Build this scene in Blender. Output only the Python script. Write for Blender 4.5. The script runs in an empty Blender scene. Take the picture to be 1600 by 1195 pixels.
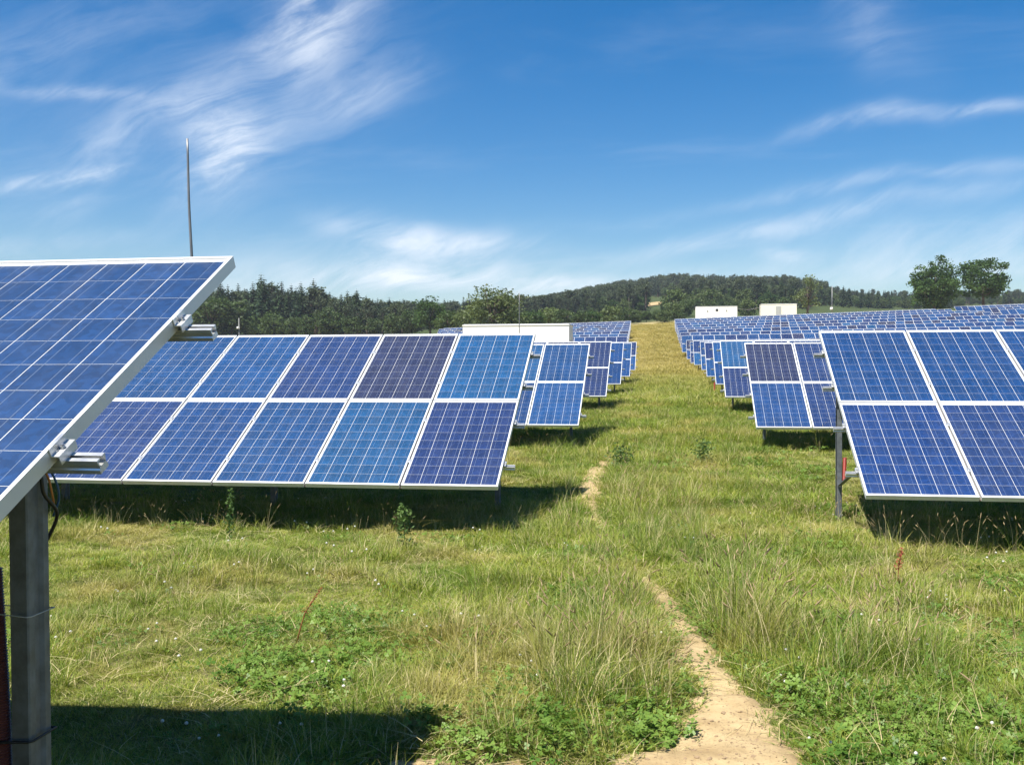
import bpy, math, random
import numpy as np
from mathutils import Vector, Matrix

random.seed(7)
RNG = np.random.default_rng(7)
SC = bpy.context.scene
COL = SC.collection
R = math.radians

# ------------------------------------------------------------------ camera
F_PX, PITCH, ROLL, YAW = 1545.3, R(1.26), R(-0.2), R(8.86)
fw = Vector((-math.sin(YAW) * math.cos(PITCH), math.cos(YAW) * math.cos(PITCH), -math.sin(PITCH)))
rt0 = Vector((math.cos(YAW), math.sin(YAW), 0))
up0 = rt0.cross(fw)
rt = rt0 * math.cos(ROLL) + up0 * math.sin(ROLL)
up = -rt0 * math.sin(ROLL) + up0 * math.cos(ROLL)
cd = bpy.data.cameras.new('camera')
cam = bpy.data.objects.new('camera', cd)
COL.objects.link(cam)
cam.matrix_world = Matrix(((rt.x, up.x, -fw.x, 0), (rt.y, up.y, -fw.y, 0), (rt.z, up.z, -fw.z, 0), (0, 0, 0, 1)))
cd.sensor_fit = 'HORIZONTAL'
cd.sensor_width = 36
cd.lens = 36 * F_PX / 1600
cd.clip_start = 0.05
cd.clip_end = 9000
SC.camera = cam

def ray(u, v):
    d = fw + rt * ((u - 800) / F_PX) - up * ((v - 597.5) / F_PX)
    return d
def at_y(u, v, y):
    d = ray(u, v); return d * (y / d.y)
def at_z(u, v, z):
    d = ray(u, v); return d * (z / d.z)

# ------------------------------------------------------------------ light, sky, exposure
SUN = Vector((-0.62, -0.90, 2.05)).normalized()
sd = bpy.data.lights.new('sun', 'SUN')
sd.energy = 5.0
sd.angle = R(0.53)
sd.color = (1.0, 0.955, 0.87)
so = bpy.data.objects.new('sun', sd)
COL.objects.link(so)
so.rotation_euler = SUN.to_track_quat('Z', 'Y').to_euler()
so.location = (0, 0, 60)

SC.view_settings.view_transform = 'Standard'
SC.view_settings.look = 'None'
SC.view_settings.gamma = 1
SC.view_settings.exposure = 0.9
SC.view_settings.use_curve_mapping = False
SC.cycles.use_denoising = True
SC.cycles.max_bounces = 8
SC.cycles.diffuse_bounces = 3
SC.cycles.glossy_bounces = 3
SC.cycles.transmission_bounces = 4
SC.cycles.transparent_max_bounces = 10
SC.cycles.caustics_reflective = False
SC.cycles.caustics_refractive = False

class NT:
    """small helper to write node trees"""
    def __init__(s, tree):
        s.t = tree; s.n = tree.nodes; s.l = tree.links
    def new(s, typ, **kw):
        nd = s.n.new(typ)
        for k, v in kw.items(): setattr(nd, k, v)
        return nd
    def put(s, sock, v):
        if hasattr(v, 'is_output'): s.l.new(v, sock)
        elif isinstance(v, (tuple, list)) and len(v) == 3 and sock.type == 'RGBA': sock.default_value = (*v, 1)
        else: sock.default_value = v
    def m(s, op, a, b=0.0, c=None, clamp=False):
        nd = s.new('ShaderNodeMath', operation=op, use_clamp=clamp)
        s.put(nd.inputs[0], a); s.put(nd.inputs[1], b)
        if c is not None: s.put(nd.inputs[2], c)
        return nd.outputs[0]
    def dot(s, a, vec):
        nd = s.new('ShaderNodeVectorMath', operation='DOT_PRODUCT')
        s.put(nd.inputs[0], a); nd.inputs[1].default_value = vec
        return nd.outputs['Value']
    def mix(s, f, a, b, blend='MIX'):
        nd = s.new('ShaderNodeMix', data_type='RGBA', blend_type=blend)
        nd.clamp_factor = True
        s.put(nd.inputs[0], f); s.put(nd.inputs[6], a); s.put(nd.inputs[7], b)
        return nd.outputs[2]
    def noise(s, vec, scale, detail=3, rough=0.55, dist=0.0):
        nd = s.new('ShaderNodeTexNoise')
        if vec is not None: s.put(nd.inputs['Vector'], vec)
        nd.inputs['Scale'].default_value = scale; nd.inputs['Detail'].default_value = detail
        nd.inputs['Roughness'].default_value = rough; nd.inputs['Distortion'].default_value = dist
        return nd.outputs['Fac']
    def ramp(s, v, lo, hi, a=0.0, b=1.0, smooth=True):
        nd = s.new('ShaderNodeMapRange', interpolation_type='SMOOTHSTEP' if smooth else 'LINEAR')
        s.put(nd.inputs[0], v)
        for i, q in ((1, lo), (2, hi), (3, a), (4, b)): nd.inputs[i].default_value = q
        return nd.outputs[0]
    def comb(s, x, y, z):
        nd = s.new('ShaderNodeCombineXYZ')
        s.put(nd.inputs[0], x); s.put(nd.inputs[1], y); s.put(nd.inputs[2], z)
        return nd.outputs[0]

def build_world():
    w = bpy.data.worlds.new('World'); SC.world = w; w.use_nodes = True
    T = NT(w.node_tree); T.n.clear()
    sky = T.new('ShaderNodeTexSky', sky_type='NISHITA')
    sky.sun_disc = False
    sky.sun_elevation = math.asin(SUN.z)
    sky.sun_rotation = math.atan2(SUN.x, SUN.y)
    sky.altitude = 300; sky.air_density = 1.0; sky.dust_density = 0.6; sky.ozone_density = 2.2
    hs = T.new('ShaderNodeHueSaturation')
    hs.inputs['Saturation'].default_value = 1.52
    hs.inputs['Hue'].default_value = 0.503
    hs.inputs['Value'].default_value = 1.0
    T.l.new(sky.outputs[0], hs.inputs['Color'])
    tc = T.new('ShaderNodeTexCoord')
    d = tc.outputs['Generated']
    # fixed direction of the valley axis; cirrus is laid out round it in world space
    A = Vector((-math.sin(R(8.86)), math.cos(R(8.86)), 0)); B = Vector((math.cos(R(8.86)), math.sin(R(8.86)), 0))
    fz = T.dot(d, A)
    fzs = T.m('MAXIMUM', fz, 0.08)
    u = T.m('DIVIDE', T.dot(d, B), fzs)
    v = T.m('DIVIDE', T.dot(d, (0, 0, 1)), fzs)
    front = T.ramp(fz, 0.1, 0.35)
    uv = T.comb(u, v, 0.0)
    wx = T.noise(uv, 3.1, 3, 0.55)
    wy = T.noise(T.comb(v, u, 3.3), 3.3, 3, 0.55)
    u2 = T.m('ADD', u, T.m('MULTIPLY', T.m('SUBTRACT', wx, 0.5), 0.13))
    v2 = T.m('ADD', v, T.m('MULTIPLY', T.m('SUBTRACT', wy, 0.5), 0.10))
    clouds = [  # pixel x, y, half length, half width, rise angle, strength
        (510, 30, 75, 36, 60, 1.1), (440, 50, 60, 22, 40, .4), (385, 238, 62, 40, 75, 1.1), (340, 175, 60, 30, 75, .35), (360, 290, 70, 14, 30, .5),
        (550, 160, 75, 26, 22, .55), (200, 225, 110, 18, 30, .45), (110, 290, 95, 8, 11, .9), (130, 162, 130, 8, -4, .45),
        (1440, 195, 120, 9, 9, .95), (690, 384, 95, 13, 3, 1.1), (600, 372, 60, 16, -12, .8), (590, 432, 190, 17, 0, 1.05), (880, 440, 130, 12, 4, .9),
        (640, 448, 200, 10, 2, .7), (1300, 345, 330, 10, 7, .42), (1380, 297, 280, 8, 5, .4), (1480, 395, 230, 20, 6, .5), (1350, 55, 80, 30, -50, .28),
        (1212, 405, 32, 8, -3, .6), (300, 110, 330, 150, 35, .12), (110, 340, 40, 14, 20, .35), (70, 395, 110, 9, 8, .45),
        (1150, 372, 200, 12, 6, .3), (1560, 425, 160, 16, 4, .5), (480, 470, 260, 14, 0, .35), (1330, 440, 300, 14, 2, .3), (60, 90, 160, 30, 25, .22)]
    acc = None
    hz = 563.0
    for (px, py, a, b, ang, st) in clouds:
        cu, cv = (px - 800) / F_PX, (hz - py) / F_PX
        a *= 1.08 / F_PX; b *= 1.35 / F_PX; st *= .54; c_, s_ = math.cos(R(ang)), math.sin(R(ang))
        # p = ((u-cu)c+(v-cv)s)/a ; q = (-(u-cu)s+(v-cv)c)/b
        p = T.m('MULTIPLY_ADD', u2, c_ / a, T.m('MULTIPLY_ADD', v2, s_ / a, -(cu * c_ + cv * s_) / a))
        q = T.m('MULTIPLY_ADD', u2, -s_ / b, T.m('MULTIPLY_ADD', v2, c_ / b, -(-cu * s_ + cv * c_) / b))
        e = T.m('MULTIPLY', T.m('EXPONENT', T.m('MULTIPLY', T.m('MULTIPLY_ADD', p, p, T.m('MULTIPLY', q, q)), -0.75)), st)
        acc = e if acc is None else T.m('ADD', acc, e)
    # fibres: noise stretched along the drift of the high cloud
    ca, sa = math.cos(R(24)), math.sin(R(24))
    al = T.m('MULTIPLY_ADD', u2, ca, T.m('MULTIPLY', v2, sa)); ac = T.m('MULTIPLY_ADD', u2, -sa, T.m('MULTIPLY', v2, ca))
    fib = T.noise(T.comb(T.m('MULTIPLY', al, 6.0), T.m('MULTIPLY', ac, 34.0), 0.7), 1.0, 8, 0.68, 0.5)
    fib2 = T.noise(T.comb(T.m('MULTIPLY', al, 9.0), T.m('MULTIPLY', ac, 12.0), 5.7), 1.6, 5, 0.6, 0.3)
    tex = T.m('ADD', T.m('MULTIPLY', T.ramp(fib, .34, .68), .85), T.m('MULTIPLY', T.ramp(fib2, .3, .7), .55))
    cl = T.m('MULTIPLY', T.m('MULTIPLY', acc, front), T.m('ADD', T.m('MULTIPLY', tex, .85), .12))
    # thin cirrus over the rest of the sky
    dz = T.m('ADD', T.m('MAXIMUM', T.dot(d, (0, 0, 1)), 0.0), 0.12)
    gx = T.m('DIVIDE', T.dot(d, (1, 0, 0)), dz); gy = T.m('DIVIDE', T.dot(d, (0, 1, 0)), dz)
    gn = T.noise(T.comb(gx, T.m('MULTIPLY', gy, 2.4), 1.0), 0.9, 6, 0.6, 0.5)
    gl = T.m('MULTIPLY', T.ramp(gn, .52, .85), .12)
    cl = T.m('MINIMUM', T.m('ADD', cl, gl), 0.93)
    col = T.mix(cl, hs.outputs[0], (8.0, 8.5, 9.2))
    bg = T.new('ShaderNodeBackground')
    bg.inputs['Strength'].default_value = 0.070
    T.l.new(col, bg.inputs['Color'])
    out = T.new('ShaderNodeOutputWorld')
    T.l.new(bg.outputs[0], out.inputs['Surface'])
build_world()

# ------------------------------------------------------------------ helpers
def vnoise(x, y, seed=0):
    x = np.asarray(x, float); y = np.asarray(y, float)
    xi = np.floor(x).astype(np.int64); yi = np.floor(y).astype(np.int64)
    xf = x - xi; yf = y - yi
    def h(a, b):
        n = (a * 374761393 + b * 668265263 + seed * 1442695041) & 0x7fffffff
        n = ((n ^ (n >> 13)) * 1274126177) & 0x7fffffff
        return ((n ^ (n >> 16)) & 0xffff) / 65535.0
    sx = xf * xf * (3 - 2 * xf); sy = yf * yf * (3 - 2 * yf)
    return (h(xi, yi) * (1 - sx) + h(xi + 1, yi) * sx) * (1 - sy) + (h(xi, yi + 1) * (1 - sx) + h(xi + 1, yi + 1) * sx) * sy
def fbm(x, y, seed=0, o=3):
    s = 0; a = .5
    for i in range(o):
        s = s + a * vnoise(x * 2 ** i, y * 2 ** i, seed + i); a *= .5
    return s
def sstep(a, b, x):
    t = np.clip((np.asarray(x, float) - a) / (b - a), 0, 1); return t * t * (3 - 2 * t)

PY = [-40, 2, 11, 20, 29.3, 38.5, 47.5, 56.8, 66, 75, 84, 93, 102.5, 111.5, 121, 130, 139, 148, 157, 166, 220, 300]
PZ = [-1.6, -1.66, -1.79, -1.69, -1.46, -1.33, -1.2, -.98, -.75, -.68, -.38, .25, .78, 1.36, 1.89, 2.48, 3.09, 3.66, 4.27, 4.75, 8.0, 11.5]
# skyline of the far ground: pixel x -> pixel y of the bare ridge (trees stand on it), ridge 640 m away
RX = [-3000, -800, 300, 620, 720, 835, 900, 950, 1000, 1050, 1130, 1230, 1290, 1340, 1420, 1600, 2400, 4000]
RYP = [515, 510, 498, 500, 500, 489, 476, 465, 458, 452, 456, 459, 468, 476, 481, 484, 484, 500]
RAZ = [math.atan((x - 800) / F_PX) for x in RX]
REL = [(563 - y) / F_PX for y in RYP]
RAD = 640.0
def slope_x(y): return .03 * sstep(50, 165, y)
def near_z(x, y):
    z = np.interp(y, PY, PZ)
    return z + slope_x(y) * np.clip(x, -80, 90)
def gz(x, y):
    x = np.asarray(x, float); y = np.asarray(y, float)
    r = np.hypot(x, y)
    az = np.arctan2(x, y) + YAW
    zr = np.interp(az, RAZ, REL) * RAD
    zr = np.where(y < 0, 8, zr)
    n = near_z(x, y)
    k = np.clip(np.minimum(1, 205 / np.maximum(r, 1e-6)), 0, 1)
    nb = near_z(x * k, y * k)
    # the land to the left beyond the rows lies lower than the slope with the rows
    t = np.clip((r - 205) / (RAD - 205), 0, 1)
    far = nb + (zr - nb) * (t ** 1.15)
    far = np.where(r > RAD, zr - (r - RAD) * .03, far)
    z = np.where(r < 205, n, far)
    near = 1 - sstep(25, 60, r)
    z = z + near * ((fbm(x * 1.3, y * 1.3, 3) - .45) * .10 + (fbm(x * 6, y * 6, 9, 2) - .37) * .035)
    z = z + (1 - near) * (fbm(x * .12, y * .12, 5) - .45) * .35
    return z
def gz1(x, y): return float(gz(np.array([x]), np.array([y]))[0])

def tag(o, label=None, cat=None, group=None, kind=None):
    if label: o['label'] = label
    if cat: o['category'] = cat
    if group: o['group'] = group
    if kind: o['kind'] = kind
    return o
def link(o, parent=None):
    COL.objects.link(o)
    if parent is not None: o.parent = parent
    return o
def empty(name, loc, rz=0.0):
    o = bpy.data.objects.new(name, None)
    o.empty_display_size = .2
    o.location = loc; o.rotation_euler = (0, 0, rz)
    return link(o)

class MB:
    """mesh builder: lists of vertices and faces with a material slot each"""
    def __init__(s): s.v = []; s.f = []; s.mi = []; s.sm = []
    def add(s, vs, fs, mi=0, smooth=False):
        o = len(s.v); s.v.extend([tuple(p) for p in vs])
        for f in fs: s.f.append(tuple(i + o for i in f)); s.mi.append(mi); s.sm.append(smooth)
        return s
    def box(s, x0, x1, y0, y1, z0, z1, mi=0, M=None):
        vs = [Vector((x, y, z)) for z in (z0, z1) for y in (y0, y1) for x in (x0, x1)]
        if M is not None: vs = [M @ p for p in vs]
        return s.add(vs, [(0, 2, 3, 1), (4, 5, 7, 6), (0, 1, 5, 4), (2, 6, 7, 3), (0, 4, 6, 2), (1, 3, 7, 5)], mi)
    def tube(s, pts, rad, n=8, mi=0, cap=True, smooth=True):
        pts = [Vector(p) for p in pts]; rr = rad if isinstance(rad, (list, tuple)) else [rad] * len(pts)
        vs = []; fs = []
        u = None
        for i, p in enumerate(pts):
            t = (pts[min(i + 1, len(pts) - 1)] - pts[max(i - 1, 0)]).normalized()
            if u is None:
                u = t.cross(Vector((0, 0, 1)) if abs(t.z) < .9 else Vector((1, 0, 0))).normalized()
            u = (u - t * u.dot(t)).normalized(); w = t.cross(u)
            for k in range(n):
                a = 2 * math.pi * k / n; vs.append(p + (u * math.cos(a) + w * math.sin(a)) * rr[i])
        for i in range(len(pts) - 1):
            for k in range(n):
                fs.append((i * n + k, i * n + (k + 1) % n, (i + 1) * n + (k + 1) % n, (i + 1) * n + k))
        s.add(vs, fs, mi, smooth)
        if cap:
            o = len(s.v) - len(vs)
            s.f.append(tuple(o + k for k in range(n - 1, -1, -1))); s.mi.append(mi); s.sm.append(False)
            e = o + (len(pts) - 1) * n
            s.f.append(tuple(e + k for k in range(n))); s.mi.append(mi); s.sm.append(False)
        return s
    def prism(s, prof, p0, ex, ey, ez, length, mi=0):
        """closed profile (a,b) in ex,ey extruded by length along ez from p0"""
        p0 = Vector(p0); ex = Vector(ex); ey = Vector(ey); ez = Vector(ez)
        n = len(prof)
        vs = [p0 + ex * a + ey * b for a, b in prof] + [p0 + ex * a + ey * b + ez * length for a, b in prof]
        fs = [(i, (i + 1) % n, n + (i + 1) % n, n + i) for i in range(n)]
        fs += [tuple(range(n - 1, -1, -1)), tuple(range(n, 2 * n))]
        return s.add(vs, fs, mi)
    def mesh(s, name, mats):
        me = bpy.data.meshes.new(name)
        me.from_pydata(s.v, [], s.f)
        for m in mats: me.materials.append(m)
        me.polygons.foreach_set('material_index', s.mi)
        me.polygons.foreach_set('use_smooth', s.sm)
        me.update()
        return me
    def obj(s, name, mats, parent=None, loc=None):
        o = bpy.data.objects.new(name, s.mesh(name, mats if isinstance(mats, (list, tuple)) else [mats]))
        if loc is not None: o.location = loc
        return link(o, parent)
def fast_mesh(name, V, Fq, mats, mi=None, smooth=False):
    """numpy mesh: V (n,3), Fq (m,k) faces all of k corners"""
    me = bpy.data.meshes.new(name)
    V = np.asarray(V, np.float32); Fq = np.asarray(Fq, np.int32)
    me.vertices.add(len(V)); me.vertices.foreach_set('co', V.ravel())
    k = Fq.shape[1]
    me.loops.add(Fq.size); me.loops.foreach_set('vertex_index', Fq.ravel())
    me.polygons.add(len(Fq)); me.polygons.foreach_set('loop_start', np.arange(0, Fq.size, k, dtype=np.int32))
    for m in mats: me.materials.append(m)
    if mi is not None: me.polygons.foreach_set('material_index', np.asarray(mi, np.int32))
    if smooth: me.polygons.foreach_set('use_smooth', np.ones(len(Fq), bool))
    me.update(calc_edges=True); me.validate()
    return me

# ------------------------------------------------------------------ materials
def mat(name):
    m = bpy.data.materials.new(name); m.use_nodes = True
    T = NT(m.node_tree); T.n.clear()
    out = T.new('ShaderNodeOutputMaterial')
    return m, T, out
def pbr(name, col, rough=.5, metal=0.0, var=.0, vscale=8.0, bump=0.0, bscale=60.0, spec=.5):
    m, T, out = mat(name)
    b = T.new('ShaderNodeBsdfPrincipled')
    b.inputs['Roughness'].default_value = rough; b.inputs['Metallic'].default_value = metal
    b.inputs['Specular IOR Level'].default_value = spec
    tc = T.new('ShaderNodeTexCoord').outputs['Object']
    if var:
        n = T.noise(tc, vscale, 5, .6)
        c = T.mix(T.ramp(n, .25, .75), tuple(q * (1 - var) for q in col), tuple(min(1, q * (1 + var)) for q in col))
        T.l.new(c, b.inputs['Base Color'])
        T.l.new(T.ramp(n, .2, .8, max(.02, rough - .08), min(1, rough + .08)), b.inputs['Roughness'])
    else: b.inputs['Base Color'].default_value = (*col, 1)
    if bump:
        bp = T.new('ShaderNodeBump'); bp.inputs['Strength'].default_value = bump; bp.inputs['Distance'].default_value = .01
        T.l.new(T.noise(tc, bscale, 4), bp.inputs['Height']); T.l.new(bp.outputs[0], b.inputs['Normal'])
    T.l.new(b.outputs[0], out.inputs[0])
    return m
M = {}
M['alu'] = pbr('anodised_aluminium', (.72, .72, .71), .42, .35, .05, 5)
M['alu_rail'] = pbr('rail_aluminium', (.72, .72, .70), .35, .75, .08, 12)
M['steel'] = pbr('galvanised_steel', (.15, .165, .18), .5, .35, .3, 16, .12, 90)
M['bolt'] = pbr('bolt_steel', (.55, .55, .55), .3, .9)
M['backsheet'] = pbr('white_backsheet', (.78, .79, .80), .6)
M['busbar'] = pbr('silver_busbar', (.20, .26, .40), .45, .3)
M['conduit'] = pbr('brown_plastic', (.16, .045, .028), .5, 0, .2, 30)
M['red_conduit'] = pbr('red_plastic', (.45, .06, .045), .5, 0, .1, 30)
M['black'] = pbr('black_plastic', (.015, .015, .016), .5)
M['blue_wire'] = pbr('blue_wire', (.03, .10, .25), .45)
M['orange_wire'] = pbr('orange_wire', (.5, .2, .06), .45)
M['tie'] = pbr('wire_tie', (.5, .5, .48), .4, .5)
M['white_wall'] = pbr('white_render', (.78, .78, .76), .75, 0, .03, 1.2, .05, 20)
M['cream_wall'] = pbr('cream_render', (.72, .70, .60), .75, 0, .04, 1.2, .05, 20)
M['roof_white'] = pbr('roof_sheet', (.70, .70, .69), .5, 0, .05, 2)
M['grey_door'] = pbr('grey_door', (.36, .37, .36), .5, 0, .08, 4)
M['dark_vent'] = pbr('dark_vent', (.05, .05, .055), .6)
M['pole'] = pbr('pole_metal', (.22, .22, .22), .5, .6, .2, 8)
M['white_box'] = pbr('white_housing', (.8, .8, .8), .5)
M['bark'] = pbr('bark', (.085, .062, .045), .9, 0, .35, 3, .5, 12)

def glass_mat():
    m, T, out = mat('panel_glass')
    tr = T.new('ShaderNodeBsdfTransparent'); tr.inputs[0].default_value = (.97, .98, .98, 1)
    gl = T.new('ShaderNodeBsdfGlossy'); gl.inputs['Roughness'].default_value = .16
    fr = T.new('ShaderNodeFresnel'); fr.inputs['IOR'].default_value = 1.42
    mx = T.new('ShaderNodeMixShader')
    df = T.new('ShaderNodeBsdfDiffuse'); df.inputs[0].default_value = (.52, .50, .46, 1)     # thin dust film, streaked down the glass
    tc = T.new('ShaderNodeTexCoord').outputs['Object']; oi = T.new('ShaderNodeObjectInfo')
    mp = T.new('ShaderNodeMapping'); T.l.new(tc, mp.inputs[0]); mp.inputs['Scale'].default_value = (3.0, .8, 1)
    T.l.new(T.m('MULTIPLY', oi.outputs['Random'], 53.0), mp.inputs['Location'])
    du = T.m('ADD', T.ramp(T.noise(mp.outputs[0], 2.2, 5, .65), .35, .8, .0, .03), T.ramp(T.noise(tc, 190, 2, .5), .70, .78, 0, .08))
    md = T.new('ShaderNodeMixShader'); T.l.new(du, md.inputs[0]); T.l.new(tr.outputs[0], md.inputs[1]); T.l.new(df.outputs[0], md.inputs[2])
    T.l.new(fr.outputs[0], mx.inputs[0]); T.l.new(md.outputs[0], mx.inputs[1]); T.l.new(gl.outputs[0], mx.inputs[2])
    T.l.new(mx.outputs[0], out.inputs[0])
    return m
M['glass'] = glass_mat()

def cell_mat():
    m, T, out = mat('silicon_cell')
    b = T.new('ShaderNodeBsdfPrincipled')
    oi = T.new('ShaderNodeObjectInfo')
    tc = T.new('ShaderNodeTexCoord').outputs['Object']
    mp = T.new('ShaderNodeMapping'); T.l.new(tc, mp.inputs[0])
    T.l.new(T.m('MULTIPLY', oi.outputs['Random'], 37.0), mp.inputs['Location'])
    vor = T.new('ShaderNodeTexVoronoi'); vor.inputs['Scale'].default_value = 46
    vor.inputs['Randomness'].default_value = 1
    T.l.new(mp.outputs[0], vor.inputs['Vector'])
    g = T.new('ShaderNodeSeparateColor'); T.l.new(vor.outputs['Color'], g.inputs[0])
    grain = T.ramp(g.outputs[0], 0, 1, .80, 1.2, False)
    # fine print lines across the cell
    sx = T.new('ShaderNodeSeparateXYZ'); T.l.new(tc, sx.inputs[0])
    big = T.ramp(T.noise(tc, 2.1, 2), .3, .7, .88, 1.12)
    k = T.m('MULTIPLY', T.m('MULTIPLY', grain, big), T.ramp(oi.outputs['Random'], 0, 1, .9, 1.1, False))
    kc = T.comb(k, k, k)
    col = T.mix(1.0, oi.outputs['Color'], kc, 'MULTIPLY')
    T.l.new(col, b.inputs['Base Color'])
    b.inputs['Roughness'].default_value = .45
    b.inputs['Specular IOR Level'].default_value = .3
    T.l.new(b.outputs[0], out.inputs[0])
    return m
M['cell'] = cell_mat()

def ground_mat():
    m, T, out = mat('meadow_ground')
    b = T.new('ShaderNodeBsdfPrincipled'); b.inputs['Roughness'].default_value = .95; b.inputs['Specular IOR Level'].default_value = .15
    P = T.new('ShaderNodeNewGeometry').outputs['Position']
    s = T.new('ShaderNodeSeparateXYZ'); T.l.new(P, s.inputs[0])
    n1 = T.noise(P, .7, 4); n2 = T.noise(P, 9, 5, .65); n3 = T.noise(P, 40, 4, .7); n4 = T.noise(P, .055, 4, .6)
    green = T.mix(T.ramp(n2, .3, .7), (.045, .062, .014), (.12, .135, .03))
    thatch = T.mix(T.ramp(n3, .3, .7), (.10, .085, .04), (.23, .20, .085))
    c = T.mix(T.ramp(T.m('ADD', T.m('MULTIPLY', n1, .6), T.m('MULTIPLY', n2, .4)), .40, .62), green, thatch)
    dry = T.mix(T.ramp(n3, .3, .7), (.34, .27, .12), (.46, .37, .18))
    dist = T.ramp(T.m('ADD', s.outputs[1], T.m('MULTIPLY', T.m('SUBTRACT', n4, .5), 30)), 30, 72)
    far = T.mix(T.ramp(n4, .52, .70), dry, (.17, .19, .06))
    c = T.mix(dist, c, far)
    wood = T.ramp(T.m('ADD', s.outputs[1], T.m('MULTIPLY', T.m('SUBTRACT', n4, .5), 40)), 225, 250)
    c = T.mix(wood, c, (.05, .07, .022))
    T.l.new(c, b.inputs['Base Color'])
    bp = T.new('ShaderNodeBump'); bp.inputs['Strength'].default_value = .7; bp.inputs['Distance'].default_value = .03
    T.l.new(T.m('ADD', n2, T.m('MULTIPLY', n3, .5)), bp.inputs['Height']); T.l.new(bp.outputs[0], b.inputs['Normal'])
    T.l.new(b.outputs[0], out.inputs[0])
    return m
def sand_mat():
    m, T, out = mat('sandy_soil')
    b = T.new('ShaderNodeBsdfPrincipled'); b.inputs['Roughness'].default_value = .95; b.inputs['Specular IOR Level'].default_value = .1
    P = T.new('ShaderNodeNewGeometry').outputs['Position']
    n1 = T.noise(P, 5, 5, .6); n2 = T.noise(P, 60, 5, .7); n3 = T.noise(P, 22, 3)
    c = T.mix(T.ramp(n1, .3, .7), (.33, .235, .12), (.46, .35, .19))
    c = T.mix(T.ramp(n2, .56, .72), c, (.15, .10, .055))
    T.l.new(c, b.inputs['Base Color'])
    bp = T.new('ShaderNodeBump'); bp.inputs['Strength'].default_value = .8; bp.inputs['Distance'].default_value = .012
    T.l.new(T.m('ADD', n3, T.m('MULTIPLY', n2, .6)), bp.inputs['Height']); T.l.new(bp.outputs[0], b.inputs['Normal'])
    T.l.new(b.outputs[0], out.inputs[0])
    return m
def leaf_mat(name, c0, c1, trans=.35, nscale=1.5, rnd=.35, rough=.55, dry=None):
    m, T, out = mat(name)
    P = T.new('ShaderNodeNewGeometry').outputs['Position']
    oi = T.new('ShaderNodeObjectInfo')
    n = T.noise(P, nscale, 3)
    f = T.m('ADD', T.ramp(n, .3, .7), T.m('MULTIPLY', T.m('SUBTRACT', oi.outputs['Random'], .5), rnd * 2), clamp=True)
    c = T.mix(f, c0, c1)
    if dry is not None:      # yellowed grass: patches, and drier further up the slope
        s = T.new('ShaderNodeSeparateXYZ'); T.l.new(P, s.inputs[0])
        d1 = T.ramp(T.noise(P, .62, 5, .65), .48, .66, 0, .65)
        d2 = T.ramp(s.outputs[1], 26, 75, 0, .9)
        c = T.mix(T.m('MAXIMUM', d1, d2), c, dry)
    df = T.new('ShaderNodeBsdfDiffuse'); T.l.new(c, df.inputs[0])
    tl = T.new('ShaderNodeBsdfTranslucent'); T.l.new(T.mix(.5, c, (.9, 1, .3), 'MULTIPLY'), tl.inputs[0])
    mx = T.new('ShaderNodeMixShader'); mx.inputs[0].default_value = trans
    T.l.new(df.outputs[0], mx.inputs[1]); T.l.new(tl.outputs[0], mx.inputs[2])
    gl = T.new('ShaderNodeBsdfGlossy'); gl.inputs['Roughness'].default_value = rough
    gl.inputs[0].default_value = (1, 1, 1, 1)
    m2 = T.new('ShaderNodeMixShader'); m2.inputs[0].default_value = .015
    T.l.new(mx.outputs[0], m2.inputs[1]); T.l.new(gl.outputs[0], m2.inputs[2])
    T.l.new(m2.outputs[0], out.inputs[0])
    return m
M['ground'] = ground_mat(); M['sand'] = sand_mat()
STRAW = (.42, .34, .14)
M['blade'] = leaf_mat('grass_blade', (.15, .225, .027), (.33, .36, .054), .36, 1.1, .45, .5, (.47, .375, .13))
M['blade_deep'] = leaf_mat('grass_blade_deep', (.085, .16, .018), (.185, .265, .036), .33, 1.4, .4, .5, (.37, .31, .09))
M['straw'] = leaf_mat('straw_blade', (.44, .36, .17), (.62, .53, .29), .25, 2.0, .4)
M['seed'] = leaf_mat('seed_head', (.30, .22, .11), (.44, .33, .18), .25, 2.0, .4)
M['clover'] = leaf_mat('clover_leaf', (.075, .155, .022), (.19, .29, .055), .3, 3.0, .4, .45)
M['petal'] = leaf_mat('clover_flower', (.62, .62, .55), (.75, .72, .66), .2, 3, .2)
M['dock'] = leaf_mat('dock_seed', (.25, .085, .035), (.36, .15, .06), .2, 8, .3)
M['dock_red'] = leaf_mat('sorrel_seed', (.36, .07, .05), (.46, .12, .08), .2, 8, .3)
M['weed'] = leaf_mat('weed_leaf', (.075, .135, .035), (.14, .22, .06), .3, 5, .3)
M['conifer'] = leaf_mat('conifer_needles', (0.020, 0.043, 0.018), (0.044, 0.077, 0.027), .18, .25, .5, .6)
M['pine'] = leaf_mat('pine_needles', (.050, .070, .036), (.085, .110, .052), .18, .25, .5, .6)
M['leaf_dark'] = leaf_mat('dark_leaves', (0.033, 0.069, 0.018), (0.069, 0.125, 0.030), .3, .45, .4, .5)
M['leaf_mid'] = leaf_mat('mid_leaves', (.050, .082, .026), (.090, .135, .042), .3, .45, .4, .5)
M['leaf_grey'] = leaf_mat('grey_leaves', (0.088, 0.119, 0.044), (0.150, 0.188, 0.069), .3, .5, .4, .5)
M['leaf_light'] = leaf_mat('light_leaves', (.078, .112, .034), (.125, .165, .052), .3, .5, .4, .5)

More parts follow.
